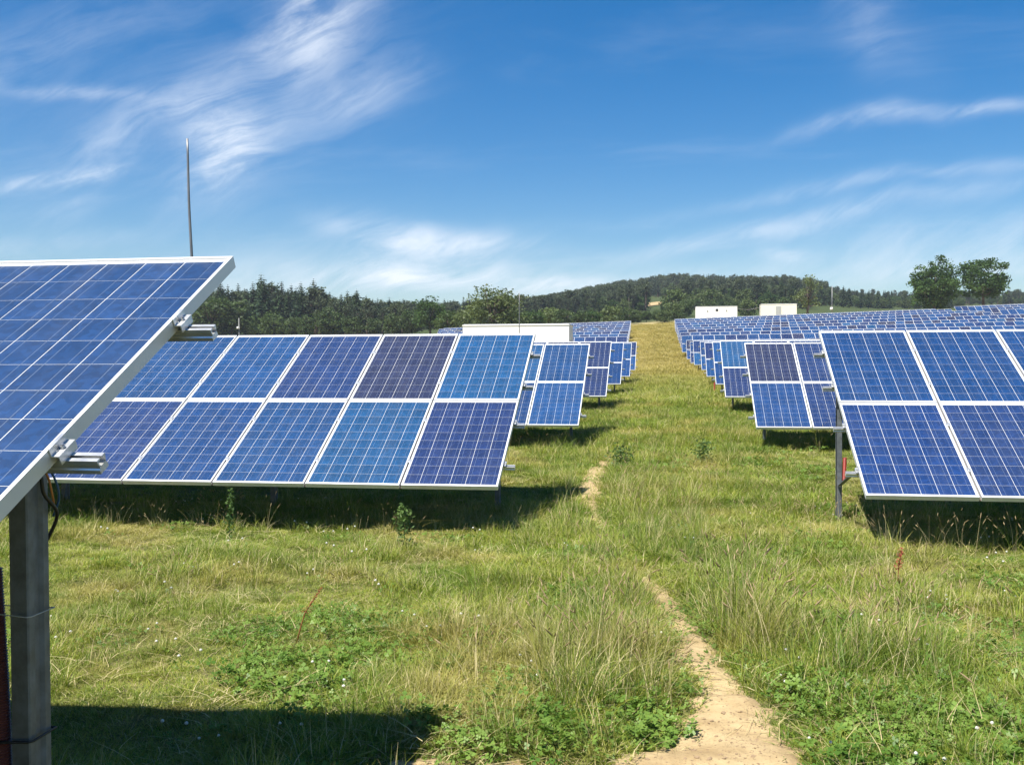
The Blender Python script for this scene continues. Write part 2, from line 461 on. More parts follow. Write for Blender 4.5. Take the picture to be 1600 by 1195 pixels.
# ------------------------------------------------------------------ ground
def graded(segs):
    out = []
    for a, b, st in segs:
        n = max(1, int(round((b - a) / st))); out += list(np.linspace(a, b, n, endpoint=False))
    return np.array(out + [segs[-1][1]])
def grid_mesh(xs, ys, zf, name, mats):
    X, Y = np.meshgrid(xs, ys)
    Z = zf(X.ravel(), Y.ravel())
    V = np.stack([X.ravel(), Y.ravel(), Z], 1)
    nx, ny = len(xs), len(ys)
    i = (np.arange(ny - 1)[:, None] * nx + np.arange(nx - 1)[None]).ravel()
    return V, np.stack([i, i + 1, i + nx + 1, i + nx], 1)
xs = graded([(-4500, -1000, 500), (-1000, -300, 50), (-300, -60, 8), (-60, -8, 1.0), (-8, 7, .11), (7, 60, 1.0), (60, 300, 8), (300, 1000, 50), (1000, 4500, 500)])
ys = graded([(-600, -60, 60), (-60, 2, 3), (2, 16, .11), (16, 40, .5), (40, 240, 2), (240, 700, 12), (700, 1600, 90), (1600, 6000, 600)])
V, Fq = grid_mesh(xs, ys, gz, 'ground', None)
g = link(bpy.data.objects.new('ground', fast_mesh('ground', V, Fq, [M['ground']], smooth=True)))
tag(g, 'sloping meadow with mown turf and dry yellow grass', 'ground', kind='structure')

# worn footpath: centre line (x, y, half width)
PATH = [(.20, 2.6, .75), (.20, 3.6, .55), (.22, 4.15, .40), (.30, 4.5, .24), (.32, 4.85, .165), (.28, 5.2, .13), (.21, 5.6, .11), (.12, 6.1, .10), (.07, 6.6, .09), (.01, 7.1, .06),
        (-.15, 7.8, .0), (-.37, 8.9, -.03), (-.62, 10.1, .0), (-.80, 11.2, .05), (-.98, 12.6, .12), (-1.08, 14.0, .15), (-1.06, 15.6, .14), (-.98, 17.2, .11), (-.92, 19, .0)]
pa = np.array(PATH); yy = np.arange(2.6, 19, .03)
pcx = np.interp(yy, pa[:, 1], pa[:, 0]); pwx = np.interp(yy, pa[:, 1], pa[:, 2])
def path_mask(x, y):
    """>0 on the bare soil, metres inside the edge"""
    x = np.asarray(x, float); y = np.asarray(y, float)
    cx = np.interp(y, yy, pcx); w = np.interp(y, yy, pwx)
    wob = (fbm(x * 16, y * 16, 23, 2) - .37) * .10 * np.clip(w / .15, .35, 1.3) + (fbm(x * 7, y * 7, 21) - .45) * .18 * np.clip(w / .15, .35, 1.3) + (fbm(x * 2.1, y * 2.1, 4) - .45) * .08
    m = w - np.abs(x - cx) + wob
    # bare patch along the track at the photographer's feet
    m2 = .26 - np.hypot((x + .68) * .55, (y - 3.80)) + wob * 1.2
    m = np.where(y > 19, -1, m)
    return np.maximum(m, m2)
px_ = np.arange(-1.6, 1.5, .035); py_ = np.arange(2.6, 19, .035)
V, Fq = grid_mesh(px_, py_, lambda x, y: gz(x, y) + np.clip(path_mask(x, y) * .35 + .006, -.05, .016) + (fbm(x * 14, y * 14, 2, 2) - .37) * .022 + (fbm(x * 4, y * 4, 12, 2) - .37) * .03, 'p', None)
pm = path_mask(V[:, 0], V[:, 1])
keep = (pm[Fq] > -.04).any(1)
Fq = Fq[keep]; used = np.unique(Fq); remap = -np.ones(len(V), int); remap[used] = np.arange(len(used))
pth = link(bpy.data.objects.new('footpath', fast_mesh('footpath', V[used], remap[Fq], [M['sand']], smooth=True)))
tag(pth, 'narrow bare sandy footpath worn through the grass', 'path', kind='structure')

# ------------------------------------------------------------------ solar tables
TILT = R(28.75); CT, ST = math.cos(TILT), math.sin(TILT)
MW, ML, GAP = .99, 1.658, .02
PWD = MW + GAP; SLEN = 2 * ML + .009
CLEAR = .45
TINTS = [(.009, .054, .170), (.008, .042, .145), (.011, .028, .105), (.009, .063, .172), (.020, .028, .075), (.008, .045, .155), (.012, .034, .12)]
TW = [4, 6, 4, 1, 2, 6, 5]
TH = .046

def frame_builder(back=True):
    mb = MB(); w, l, b = MW / 2, ML / 2, .0135
    # outer aluminium frame: four mitre-free bars, long sides between the short ones
    mb.box(-w, w, l - b, l, -TH, 0, 0); mb.box(-w, w, -l, -l + b, -TH, 0, 0)
    mb.box(-w, -w + b, -l + b, l - b, -TH, 0, 0); mb.box(w - b, w, -l + b, l - b, -TH, 0, 0)
    if back: mb.add([(-w + b, -l + b, -.007), (w - b, -l + b, -.007), (w - b, l - b, -.007), (-w + b, l - b, -.007)], [(0, 1, 2, 3)], 1)
    # rear sheet and lower inward flange
    mb.add([(-w + b, -l + b, -.012), (w - b, -l + b, -.012), (w - b, l - b, -.012), (-w + b, l - b, -.012)], [(3, 2, 1, 0)], 1)
    mb.box(-w + b, -w + .03, -l + b, l - b, -TH + .0, -TH + .002, 0); mb.box(w - .03, w - b, -l + b, l - b, -TH, -TH + .002, 0)
    return mb
CP, CX_, CY_ = .1585, .1552, .1562
def cell_xy(i, j): return (-2.5 + i) * CP, (4.5 - j) * CP
def cell_geo(mb, cx, cy, mc, mbus, thick=True):
    h, k_ = CX_ / 2, CY_ / 2; z1 = -.0064; z0 = -.0069
    out = [(-h, -k_), (h, -k_), (h, k_), (-h, k_)]
    if thick:
        vs = [(cx + a, cy + b, z1) for a, b in out] + [(cx + a, cy + b, z0) for a, b in out]
        mb.add(vs, [(0, 1, 2, 3)] + [(k, k + 4, (k + 1) % 4 + 4, (k + 1) % 4) for k in range(4)], mc)
    else:
        mb.add([(cx + a * (1.012 if mbus is None else 1), cy + b * (1.006 if mbus is None else 1), z1) for a, b in out], [(0, 1, 2, 3)], mc)
    for bx in ((-.039, .039) if mbus is not None else ()):
        e = CP / 2 - .0004
        mb.add([(cx + bx - .0009, cy - e, z1 + .0004), (cx + bx + .0009, cy - e, z1 + .0004), (cx + bx + .0009, cy + e, z1 + .0004), (cx + bx - .0009, cy + e, z1 + .0004)], [(0, 1, 2, 3)], mbus)
def glass_quad(mb, mi):
    w, l, b = MW / 2, ML / 2, .0136
    mb.add([(-w + b, -l + b, -.0018), (w - b, -l + b, -.0018), (w - b, l - b, -.0018), (-w + b, l - b, -.0018)], [(0, 1, 2, 3)], mi)
ME = {}
ME['frame'] = frame_builder().mesh('solar_panel', [M['alu'], M['backsheet']])
_c = MB(); cell_geo(_c, 0, 0, 0, 1); ME['cell'] = _c.mesh('cell', [M['cell'], M['busbar']])
_c = MB(); [cell_geo(_c, *cell_xy(i, j), 0, 1) for i in range(6) for j in range(10)]
ME['cell_grid'] = _c.mesh('cell_grid', [M['cell'], M['busbar']])
_c = MB(); glass_quad(_c, 0); ME['glass'] = _c.mesh('glass_pane', [M['glass']])
_c = frame_builder(); [cell_geo(_c, *cell_xy(i, j), 2, None, False) for i in range(6) for j in range(10)]; glass_quad(_c, 4)
ME['far'] = _c.mesh('solar_panel_distant', [M['alu'], M['backsheet'], M['cell'], M['busbar'], M['glass']])
def mk(name, me, parent, loc=(0, 0, 0), rot=None, color=None):
    o = bpy.data.objects.new(name, me); o.location = loc
    if rot is not None: o.rotation_euler = rot
    if color is not None: o.color = color
    return link(o, parent)

def on_slope(x, s, n=0.0):
    """local table point: s metres down the slope from the top edge, n above the glass plane"""
    return Vector((x, (SLEN - s) * CT - n * ST, CLEAR + (SLEN - s) * ST + n * CT))
EX = Vector((1, 0, 0)); ES = Vector((0, CT, ST)); EN = Vector((0, -ST, CT))
RAIL_S = [.50, 1.27, 2.10, 2.90]
# slotted rail: two top lips with an open groove, seen end-on
RAIL = [(-.021, 0), (-.006, 0), (-.006, -.006), (-.015, -.006), (-.015, -.022), (.015, -.022), (.015, -.006), (.006, -.006), (.006, 0), (.021, 0), (.021, -.012), (.017, -.016), (.017, -.026), (.021, -.030), (.021, -.042), (-.021, -.042), (-.021, -.030), (-.017, -.026), (-.017, -.016), (-.021, -.012)]
def end_clamp(parent, x, s, side):
    """Z clamp holding the outer module edge; side = +1 when the free edge faces +x"""
    mb = MB(); o = on_slope(x, s, 0)
    def bx(a0, a1, b0, b1, c0, c1, mi=0):
        vs = [o + EX * (a * side) + ES * b + EN * c for c in (c0, c1) for b in (b0, b1) for a in (a0, a1)]
        mb.add(vs, [(0, 2, 3, 1), (4, 5, 7, 6), (0, 1, 5, 4), (2, 6, 7, 3), (0, 4, 6, 2), (1, 3, 7, 5)] if side > 0 else [(1, 3, 2, 0), (6, 7, 5, 4), (4, 5, 1, 0), (3, 7, 6, 2), (2, 6, 4, 0), (5, 7, 3, 1)], mi)
    L = .042
    bx(-.007, .0045, -L, L, .0004, .0034)            # lip over the frame
    bx(.0012, .0045, -L, L, -.022, .0004)              # upright against the frame
    bx(.0045, .026, -L, L, -.022, -.0185)              # shelf with the bolt
    bx(.0225, .026, -L, L, -TH, -.022)                 # foot down to the rail
    ob = mb.obj('end_clamp', [M['alu_rail'], M['bolt']], parent)
    b2 = MB(); c = o + EX * (.0145 * side) + EN * -.0185
    b2.tube([c, c + EN * .008], .0075, 6); b2.tube([c + EN * .008, c + EN * .013], .0042, 8)
    b2.obj('bolt', M['bolt'], ob)
def mid_clamp_mesh():
    mb = MB(); mb.box(-.02, .02, -.03, .03, .0005, .004); mb.box(-.007, .007, -.03, .03, -TH, .0005); mb.tube([(0, 0, .004), (0, 0, .010)], .006, 6)
    return mb.mesh('mid_clamp', [M['alu_rail']])
ME['mid_clamp'] = mid_clamp_mesh()
M['light_block'] = pbr('brown_light_block', (.10, .075, .055), .7, 0, .2, 10)  # added strip keeping sunlight from streaking through column gaps; brown like the gaps
_c = MB(); _c.prism([(-.0096, 0), (.0096, 0), (.0096, -.004), (-.0096, -.004)], EN * (-TH + .006), EX, EN, -ES, SLEN); ME['gap_light_block'] = _c.mesh('gap_light_block', [M['light_block']])
def post_mesh(hgt):
    """cold-formed steel post: C section, ribbed web on +x, open to -x"""
    t = .004; W2, D2 = .055, .05
    outer = [(-W2, -D2), (-.004, -D2), (0, -D2 + .004), (0, -.022), (-.010, -.014), (-.010, .014), (0, .022), (0, D2 - .004), (-.004, D2), (-W2, D2), (-W2, D2 - .016), (-W2 + t, D2 - .016), (-W2 + t, D2 - t), (-.004 - t, D2 - t), (-t, D2 - .008), (-t, .024), (-.010 - t, .015), (-.010 - t, -.015), (-t, -.024), (-t, -D2 + .008), (-.004 - t, -D2 + t), (-W2 + t, -D2 + t), (-W2 + t, -D2 + .016), (-W2, -D2 + .016)]
    mb = MB(); mb.prism(outer, (0, 0, -.45), EX, (0, 1, 0), (0, 0, 1), hgt + .45)
    return mb.mesh('post', [M['steel']])
POST_S = 1.12
POST_H = CLEAR + (SLEN - POST_S) * ST - .135
ME['post'] = post_mesh(POST_H)
def girder_mesh():
    mb = MB(); a = on_slope(0, .25, -TH - .042)
    prof = [(-.055, 0), (0, 0), (0, -.08), (-.055, -.08), (-.055, -.07), (-.006, -.07), (-.006, -.010), (-.055, -.010)]
    mb.prism(prof, a, EX, EN, -ES, SLEN - .45)
    return mb.mesh('girder', [M['steel']])
ME['girder'] = girder_mesh()
def brace_mesh():
    mb = MB(); yp = (SLEN - POST_S) * CT
    p0 = Vector((-.03, yp - .05, .32)); p1 = on_slope(-.03, 2.62, -TH - .115)
    d = (p1 - p0).normalized(); n = d.cross(EX).normalized()
    mb.prism([(-.02, -.022), (.02, -.022), (.02, .022), (.016, .022), (.016, -.018), (-.02, -.018)], p0, EX, n, d, (p1 - p0).length)
    return mb.mesh('brace', [M['steel']])
ME['brace'] = brace_mesh()

ORD = ['first', 'second', 'third', 'fourth', 'fifth', 'sixth', 'seventh', 'eighth', 'ninth', 'tenth', 'eleventh', 'twelfth', 'thirteenth', 'fourteenth', 'fifteenth', 'sixteenth', 'seventeenth', 'eighteenth']
CELLS_OBJ = 0
def table(xend, ytop, ztop, n, sx, lod, label, group, tints=None, cell_mods=(), seed=0, inset=.30):
    """one mounting table; free end at xend next to the aisle, running away to sx"""
    rng = random.Random(seed)
    root = empty('solar_table', (xend, ytop - SLEN * CT, ztop - SLEN * ST - CLEAR))
    sl = float(slope_x(ytop))
    root.rotation_euler = (0, -math.atan(sl), 0)
    tag(root, label, 'solar array', group)
    for i in range(n):
        for h in (0, 1):
            s = ML / 2 + h * (ML + .009)
            x = sx * (PWD * i + MW / 2)
            tint = (tints or {}).get((i, h)) or rng.choices(TINTS, TW)[0]
            jit = .9 + .2 * rng.random(); tc = (tint[0] * jit, tint[1] * jit, tint[2] * jit, 1)
            loc = on_slope(x, s, rng.uniform(-.0015, .0015)); rot = (TILT + rng.uniform(-.002, .002), rng.uniform(-.0015, .0015), 0)
            if lod == 2:
                mk('solar_panel', ME['far'], root, loc, rot, tc); continue
            p = mk('solar_panel', ME['frame'], root, loc, rot, tc)
            mk('glass_pane', ME['glass'], p)
            if (i, h) in cell_mods:
                for a in range(6):
                    for b in range(10):
                        cx, cy = cell_xy(a, b); mk('cell', ME['cell'], p, (cx, cy, 0), None, tc)
            else:
                mk('cell_grid', ME['cell_grid'], p, (0, 0, 0), None, tc)['kind'] = 'stuff'
    L = PWD * n - GAP
    far_end = sx * L
    for s in RAIL_S:
        a = .115; x0 = -sx * a; x1 = far_end + sx * a
        lo, hi = min(x0, x1), max(x0, x1)
        mb = MB(); mb.prism(RAIL, on_slope(lo, s, -TH - .0006), ES, EN, EX, hi - lo)
        mb.obj('rail', M['alu_rail'], root)
        if lod < 2:
            end_clamp(root, 0, s, -sx); end_clamp(root, far_end, s, sx)
        if lod == 0:
            if s == RAIL_S[0]:
                for i in range(1, n): mk('gap_light_block', ME['gap_light_block'], root, on_slope(sx * (PWD * i - GAP / 2), 0, 0))
            for i in range(1, n): mk('mid_clamp', ME['mid_clamp'], root, on_slope(sx * (PWD * i - GAP / 2), s, 0), (TILT, 0, 0))
    nfr = max(2, int(round(L / 3.0)) + 1)
    for k in range(nfr):
        t = k / (nfr - 1); x = sx * (inset + t * (L - .055 - 2 * inset)) + (.055 if sx > 0 else 0)
        mk('post', ME['post'], root, (x, (SLEN - POST_S) * CT, 0))
        if lod < 2 or k == 0:
            mk('girder', ME['girder'], root, (x - (.0 if lod else 0), 0, 0)); mk('brace', ME['brace'], root, (x, 0, 0))
    return root

ZT = lambda y: float(np.interp(y - 1.45, PY, PZ)) + SLEN * ST + CLEAR
GL = 'solar tables left of the grass aisle'; GR = 'solar tables right of the grass aisle'
DEEP, TEAL, VIO, BLU, MID = TINTS[1], TINTS[3], TINTS[4], TINTS[0], TINTS[5]
fore = table(-1.617, 3.543, .397, 4, -1, 0, 'blue solar table on a ribbed steel post with a brown corrugated conduit beside it', GL, {(0, 0): (.013, .050, .155)}, [(0, 0)], 1, .147)
L1 = table(-1.655, 12.575, .351, 9, -1, 0, 'wide blue solar table left of the aisle, first row behind the one with brown conduit', GL,
      {(0, 0): TEAL, (1, 0): VIO, (2, 0): TINTS[6], (3, 0): BLU, (4, 0): BLU, (0, 1): TINTS[2], (1, 1): TEAL, (2, 1): BLU, (3, 1): MID, (4, 1): TINTS[6]}, [(0, 0), (0, 1), (1, 1), (2, 1), (3, 1)], 2)
R1 = table(1.825, 12.417, .347, 5, 1, 0, 'blue solar table whose end post carries a short red sleeve, right of the aisle', GR,
      {(0, 0): MID, (1, 0): MID, (0, 1): (.009, .036, .140), (1, 1): TINTS[6], (2, 0): MID}, [(0, 0), (0, 1), (1, 0), (1, 1), (2, 0)], 3, .05)
LX = [-1.65, -1.67, -1.68, -1.67, -1.70]
for k in range(1, 6):
    y = 12.575 + 9.15 * k
    table(LX[k - 1], y, ZT(y), 5 if k < 3 else 4, -1, 1 if k < 3 else 2, 'solar table left of the aisle, %s row behind the one with brown conduit' % ORD[k], GL,
          {(0, 0): BLU, (0, 1): BLU, (1, 0): TEAL, (1, 1): MID} if k == 1 else None, (), 10 + k)
RXE = [1.64, 1.61, 1.80, 1.84, 1.93, 1.78, 1.79, 1.70, 1.45, 1.46, 1.44, 1.44, 1.46, 1.43, 1.38, 1.42, 1.48]
for k in range(1, 18):
    y = 12.40 + 9.15 * k
    x = RXE[k - 1]
    lim = .345 * y + 1.5
    if k >= 13: lim = min(lim, 42.0)
    n = max(4, int((lim - x) / PWD) + 1)
    table(x, y, ZT(y) + slope_x(y) * x, n, 1, 1 if k < 3 else 2, 'solar table right of the aisle, %s row behind the one with red sleeve' % ORD[k - 1], GR,
          {(0, 0): VIO, (0, 1): TINTS[1], (1, 0): TINTS[6], (1, 1): TINTS[6]} if k == 1 else ({(0, 0): TEAL, (0, 1): TINTS[2]} if k == 2 else None), (), 40 + k)
for k in range(14, 18):     # block beyond the cross gap
    y = 12.40 + 9.15 * k
    table(45.7 - (17 - k) * .6, y, ZT(y) + slope_x(y) * 45.5 + .25, max(6, int((.345 * y + 2 - 45) / PWD) + 1), 1, 2,
          'short solar table past the hilltop gap, %s row counted from the two big trees' % ORD[17 - k], 'solar tables by the two big trees', None, (), 70 + k)
for k in range(9, 18):
    y = 12.5 + 9.15 * k
    x = -3.9 - (y - 104) / 64 * 1.9
    lx = -(y * .232 if k > 9 else 22)
    n = max(5, int((x - lx) / PWD))
    table(x, y, ZT(y) + slope_x(y) * x, n, -1, 2, 'solar table behind the long white container left of the aisle, %s row past it' % ORD[k - 9], 'solar tables behind the long white container', None, (), 90 + k)

# ------------------------------------------------------------------ things on the tables
def corrugated(name, p, h, r, m, label, pitch=.008):
    mb = MB(); pts = []; rr = []
    n = int(h / pitch * 2)
    for i in range(n + 1):
        z = h * i / n
        bend = .012 * math.sin(z * 3.1)
        pts.append((bend, bend * .5, z)); rr.append(r if i % 2 else r * .87)
    mb.tube(pts, rr, 14, 0, True, False)
    o = mb.obj(name, m); o.location = p
    return tag(o, label, 'conduit')
pf = (-1.617, 3.543 - POST_S * CT)
gpf = gz1(pf[0] - .12, pf[1])
corrugated('cable_conduit', (-1.878, pf[1] - .045, gpf - .05), -.58 - gpf + .05, .034, M['conduit'], 'dark brown corrugated conduit strapped beside the steel post')
pr = (1.85, 12.417 - POST_S * CT - .08)
corrugated('cable_conduit', (1.825 + .05 + .055 + .024, 12.417 - POST_S * CT - .02, -1.36), .27, .024, M['red_conduit'], 'short red corrugated sleeve fixed to the end post of a table')
y5 = 12.4 + 9.15 * 3; corrugated('cable_conduit', (1.83, y5 - POST_S * CT - .1, gz1(1.83, y5 - 1.1) - .05), .55, .03, M['red_conduit'], 'faded red conduit under a far table beside the aisle')
def tie(z, m, label, r0=.0018, sag=0.0):
    mb = MB(); x0, x1, y0, y1 = -1.946, -1.753, pf[1] - .062, pf[1] + .055
    loop = [(x0, y0 + .02), (x0 + .02, y0), (x1 - .01, y0), (x1, y0 + .01), (x1, y1), (x0, y1), (x0, y0 + .02)]
    mb.tube([(a, b, z + (sag if i in (1, 0, 6) else 0)) for i, (a, b) in enumerate(loop)], r0, 6, 0, False)
    return tag(mb.obj('wire_tie', m), label, 'wire tie')
tie(-.71, M['tie'], 'thin pale wire tied round steel post and conduit', .0018, .012)
tie(-1.06, M['black'], 'black strap round the lower end of the steel post', .004, -.01)
def wire(pts, r, m, label):
    P = [Vector(p) for p in pts]; out = []
    for i in range(len(P) - 1):
        a, b, c, d = P[max(i - 1, 0)], P[i], P[i + 1], P[min(i + 2, len(P) - 1)]
        for q in range(8):
            t = q / 8; out.append(.5 * ((2 * b) + (c - a) * t + (2 * a - 5 * b + 4 * c - d) * t * t + (3 * b - a - 3 * c + d) * t ** 3))
    out.append(P[-1]); mb = MB(); mb.tube(out, r, 7)
    return tag(mb.obj('cable', m), label, 'cable')
cx, cy = -1.747, pf[1]
wire([(cx - .12, cy + .02, -.235), (cx - .03, cy - .02, -.255), (cx + .012, cy - .03, -.31), (cx + .016, cy - .02, -.37), (cx - .004, cy + .07, -.44), (cx - .05, cy + .09, -.52)], .0055, M['black'], 'black cable looping over the top of the steel post')
wire([(cx - .12, cy + .04, -.24), (cx - .03, cy + .0, -.262), (cx + .006, cy + .01, -.32), (cx + .006, cy + .03, -.37), (cx - .02, cy + .08, -.42)], .0035, M['orange_wire'], 'thin orange wire looping over the top of the steel post')
wire([(cx - .12, cy + .06, -.245), (cx - .03, cy + .03, -.27), (cx + .011, cy + .035, -.33), (cx + .009, cy + .06, -.39), (cx - .03, cy + .09, -.45)], .0035, M['blue_wire'], 'thin blue wire looping over the top of the steel post')

def rod(name, base, top, r0, r1, label, bend=0.0, m=None):
    b, t = Vector(base), Vector(top); pts = []; rr = []
    for i in range(9):
        k = i / 8; p = b.lerp(t, k); p.x += bend * math.sin(k * math.pi * 1.6); pts.append(p); rr.append(r0 + (r1 - r0) * k)
    mb = MB(); mb.tube(pts, rr, 8); o = mb.obj(name, m or M['pole'])
    return tag(o, label, 'lightning rod')
YR = 3.72
a, b = at_y(301.5, 462, YR), at_y(292, 217, YR)
lr = empty('lightning_rod', a); tag(lr, 'slightly bent thin lightning rod rising behind the table with brown conduit', 'lightning rod')
pts = []
for i in range(11):
    k = i / 10; p = (b - a) * k; p.x += .0016 * math.sin(k * 8.0); pts.append(p)
mb = MB(); mb.tube(pts, [.0062 - .0018 * i / 10 for i in range(11)], 8); mb.obj('rod', M['pole'], lr)
mb = MB(); q0 = Vector((0, 0, .03)); q1 = Vector((0, 3.543 - RAIL_S[0] * CT + .02 - YR, .397 - RAIL_S[0] * ST - TH - .02 - a.z))
mb.tube([q0, Vector((0, q1.y * .5, .03)), q1], .009, 8); mb.obj('bracket', M['steel'], lr)
a, b = at_y(811, 519, 60), at_y(811.5, 458, 60)
rod('lightning_rod', (a.x, 60, gz1(a.x, 60) - .1), b, .035, .022, 'slender lightning rod standing in front of the long white container')
def camera_pole(u, v0, v1, y, wv, label):
    a, b = at_y(u, v0, y), at_y(u, v1, y); k = y / 60
    root = empty('camera_pole', (a.x, y, gz1(a.x, y))); tag(root, label, 'pole')
    h = b.z - root.location.z
    mb = MB(); mb.tube([(0, 0, -.2), (0, 0, h)], [.03 * k, .022 * k], 8); mb.obj('mast', M['pole'], root)
    z = at_y(u, wv, y).z - root.location.z
    mb = MB(); s = .07 * k
    mb.box(-s * 1.5, s * .4, -s * 1.6, s * .8, z - s, z + s, 0); mb.box(-s * 1.3, s * .2, -s * 1.9, -s * 1.6, z - s * .7, z + s * .7, 0); mb.tube([(-s * .5, -s * 1.9, z), (-s * .5, -s * 2.2, z)], s * .5, 10)
    mb.obj('camera_housing', M['white_box'], root)
    return root
camera_pole(373.5, 519, 497, 62, 512, 'thin pole with a small white housing in front of the dark forest')
camera_pole(1300, 486, 447, 196, 482, 'thin pole with a white housing beside the cream hut')

# ------------------------------------------------------------------ containers
def container(x0, x1, y, depth, ztop, h, wall, label, seed=0, door=None, vents=(), lamp=()):
    root = empty('service_hut', ((x0 + x1) / 2, y + depth / 2, ztop - h)); tag(root, label, 'service hut')
    w = (x1 - x0) / 2; d = depth / 2
    mb = MB(); mb.box(-w, w, -d, d, -.8, h - .12, 0); mb.obj('wall', wall, root)
    mb = MB(); mb.box(-w - .04, w + .04, -d - .04, d + .04, h - .12, h - .04, 0); mb.box(-w + .05, w - .05, -d + .05, d - .05, h - .04, h, 0); mb.obj('roof', M['roof_white'], root)
    if door:
        dx, dw, dh = door
        mb = MB(); mb.box(dx - dw / 2, dx + dw / 2, -d - .03, -d - .002, .15, dh); o = mb.obj('door', M['grey_door'], root)
        mb = MB(); mb.box(dx + dw / 2 - .14, dx + dw / 2 - .06, -d - .07, -d - .031, 1.0, 1.2); mb.obj('door_handle', M['black'], o)
    for (vx, vz, vw, vh) in vents:
        mb = MB(); mb.box(vx - vw / 2, vx + vw / 2, -d - .03, -d - .002, vz - vh / 2, vz + vh / 2)
        for q in range(4):
            zz = vz - vh / 2 + vh * (q + .5) / 4; mb.box(vx - vw / 2 + .02, vx + vw / 2 - .02, -d - .045, -d - .03, zz - vh / 14, zz + vh / 14)
        mb.obj('vent', M['dark_vent'], root)
    for (vx, vz) in lamp:
        mb = MB(); mb.tube([(vx, -d - .002, vz), (vx, -d - .12, vz)], [.16, .12], 12); mb.obj('wall_lamp', M['grey_door'], root)
    return root
container(-14.91, -7.0, 72, 3.0, 2.70, 3.3, M['white_wall'], 'long white service container standing left of the grass aisle')
a, b = at_y(1087, 479, 200), at_y(1152, 479, 200)
container(a.x, b.x, 200, 3.0, a.z, 3.3, M['white_wall'], 'white service hut with small dark vent and lamps on the hilltop', 1, None, [(0.1, 2.55, .5, .5)], [(-1.75, 2.45), (1.95, 2.5)])
hA = b.x
a, b = at_y(1189, 475, 200), at_y(1245, 473.5, 200)
container(a.x, b.x, 200, 3.0, a.z, 3.6, M['cream_wall'], 'cream service hut with a grey door on the hilltop', 2, (-.05, 1.0, 3.1))
z0 = at_y(1152, 482, 200).z; z1 = at_y(1189, 481, 200).z
wire([(hA, 200.2, z0), (hA + 1.2, 200.2, z0 - .18), ((hA + a.x) / 2, 200.2, z0 - .25), (a.x - 1.2, 200.2, z1 - .12), (a.x, 200.2, z1)], .03, M['pole'], 'sagging cable strung between the white and the cream huts')

# ------------------------------------------------------------------ trees
def leaf_quads(C, size, rng, up_bias=0.0, aspect=.75):
    """one random bent leaf clump quad per centre; returns V,F"""
    n = len(C); d1 = rng.normal(size=(n, 3)); d1[:, 2] *= .6; d1 /= np.linalg.norm(d1, axis=1)[:, None]
    d2 = rng.normal(size=(n, 3)); d2[:, 2] += up_bias; d2 -= d1 * (d1 * d2).sum(1)[:, None]; d2 /= np.linalg.norm(d2, axis=1)[:, None] + 1e-9
    s = (size * rng.uniform(.6, 1.35, n))[:, None]
    a, b = d1 * s, d2 * s * aspect
    V = np.stack([C - a * .5, C + b * .5, C + a * .55, C - b * .5], 1).reshape(-1, 3)
    return V, np.arange(n * 4).reshape(-1, 4)
def deciduous(seed, h, rad, trunk=.3, nclump=55, per=70, leaf=.42, open_=.0, mat_='leaf_dark', clump_r=.28, flat=1.0):
    rng = np.random.default_rng(seed)
    cz = h * (trunk + (1 - trunk) * .5); rz = h * (1 - trunk) * .5
    # clumps: mostly near the crown's surface, uneven radius
    d = rng.normal(size=(nclump, 3)); d /= np.linalg.norm(d, axis=1)[:, None]
    rr = rng.uniform(.35, 1.0, nclump) ** .55
    lump = .78 + .42 * vnoise(d[:, 0] * 1.7 + seed, d[:, 1] * 1.7 + d[:, 2] * 1.3, seed)
    C = d * (rr * lump)[:, None] * np.array([rad, rad, rz * flat]); C[:, 2] += cz
    V = []; 
    for c in C:
        k = int(per * rng.uniform(.5, 1.3))
        p = np.clip(rng.normal(size=(k, 3)), -1.5, 1.5) * np.array([1, 1, .62]) * rad * clump_r * rng.uniform(.6, 1.15)
        V.append(c + p)
    pts = np.concatenate(V)
    kz = (h - h * trunk * .8) / (pts[:, 2].max() - h * trunk * .8); kr = rad / np.percentile(np.hypot(pts[:, 0], pts[:, 1]), 97)
    fit = lambda P: np.stack([P[:, 0] * kr, P[:, 1] * kr, h * trunk * .8 + (P[:, 2] - h * trunk * .8) * kz], 1)
    pts = fit(pts); C = fit(C)
    LV, LF = leaf_quads(pts, leaf, rng, .6)
    crown = fast_mesh('crown', LV, LF, [M[mat_]])
    mb = MB()
    top = Vector((rng.normal() * .02 * h, rng.normal() * .02 * h, cz + rz * .35))
    pts_ = [Vector((0, 0, -.4)), Vector((0, 0, h * trunk * .5)), Vector((rng.normal() * .012 * h, rng.normal() * .012 * h, h * trunk)), top]
    r0 = h * .026
    mb.tube(pts_, [r0 * 1.25, r0, r0 * .8, r0 * .2], 8)
    for i in rng.choice(nclump, min(16, nclump), replace=False):
        s0 = pts_[2].lerp(top, rng.uniform(0, .6)); c = Vector(C[i]); mid = s0.lerp(c, .5) + Vector((0, 0, -.04 * h))
        mb.tube([s0, mid, c], [r0 * .42, r0 * .28, r0 * .1], 5)
    return mb.mesh('trunk', [M['bark']]), crown
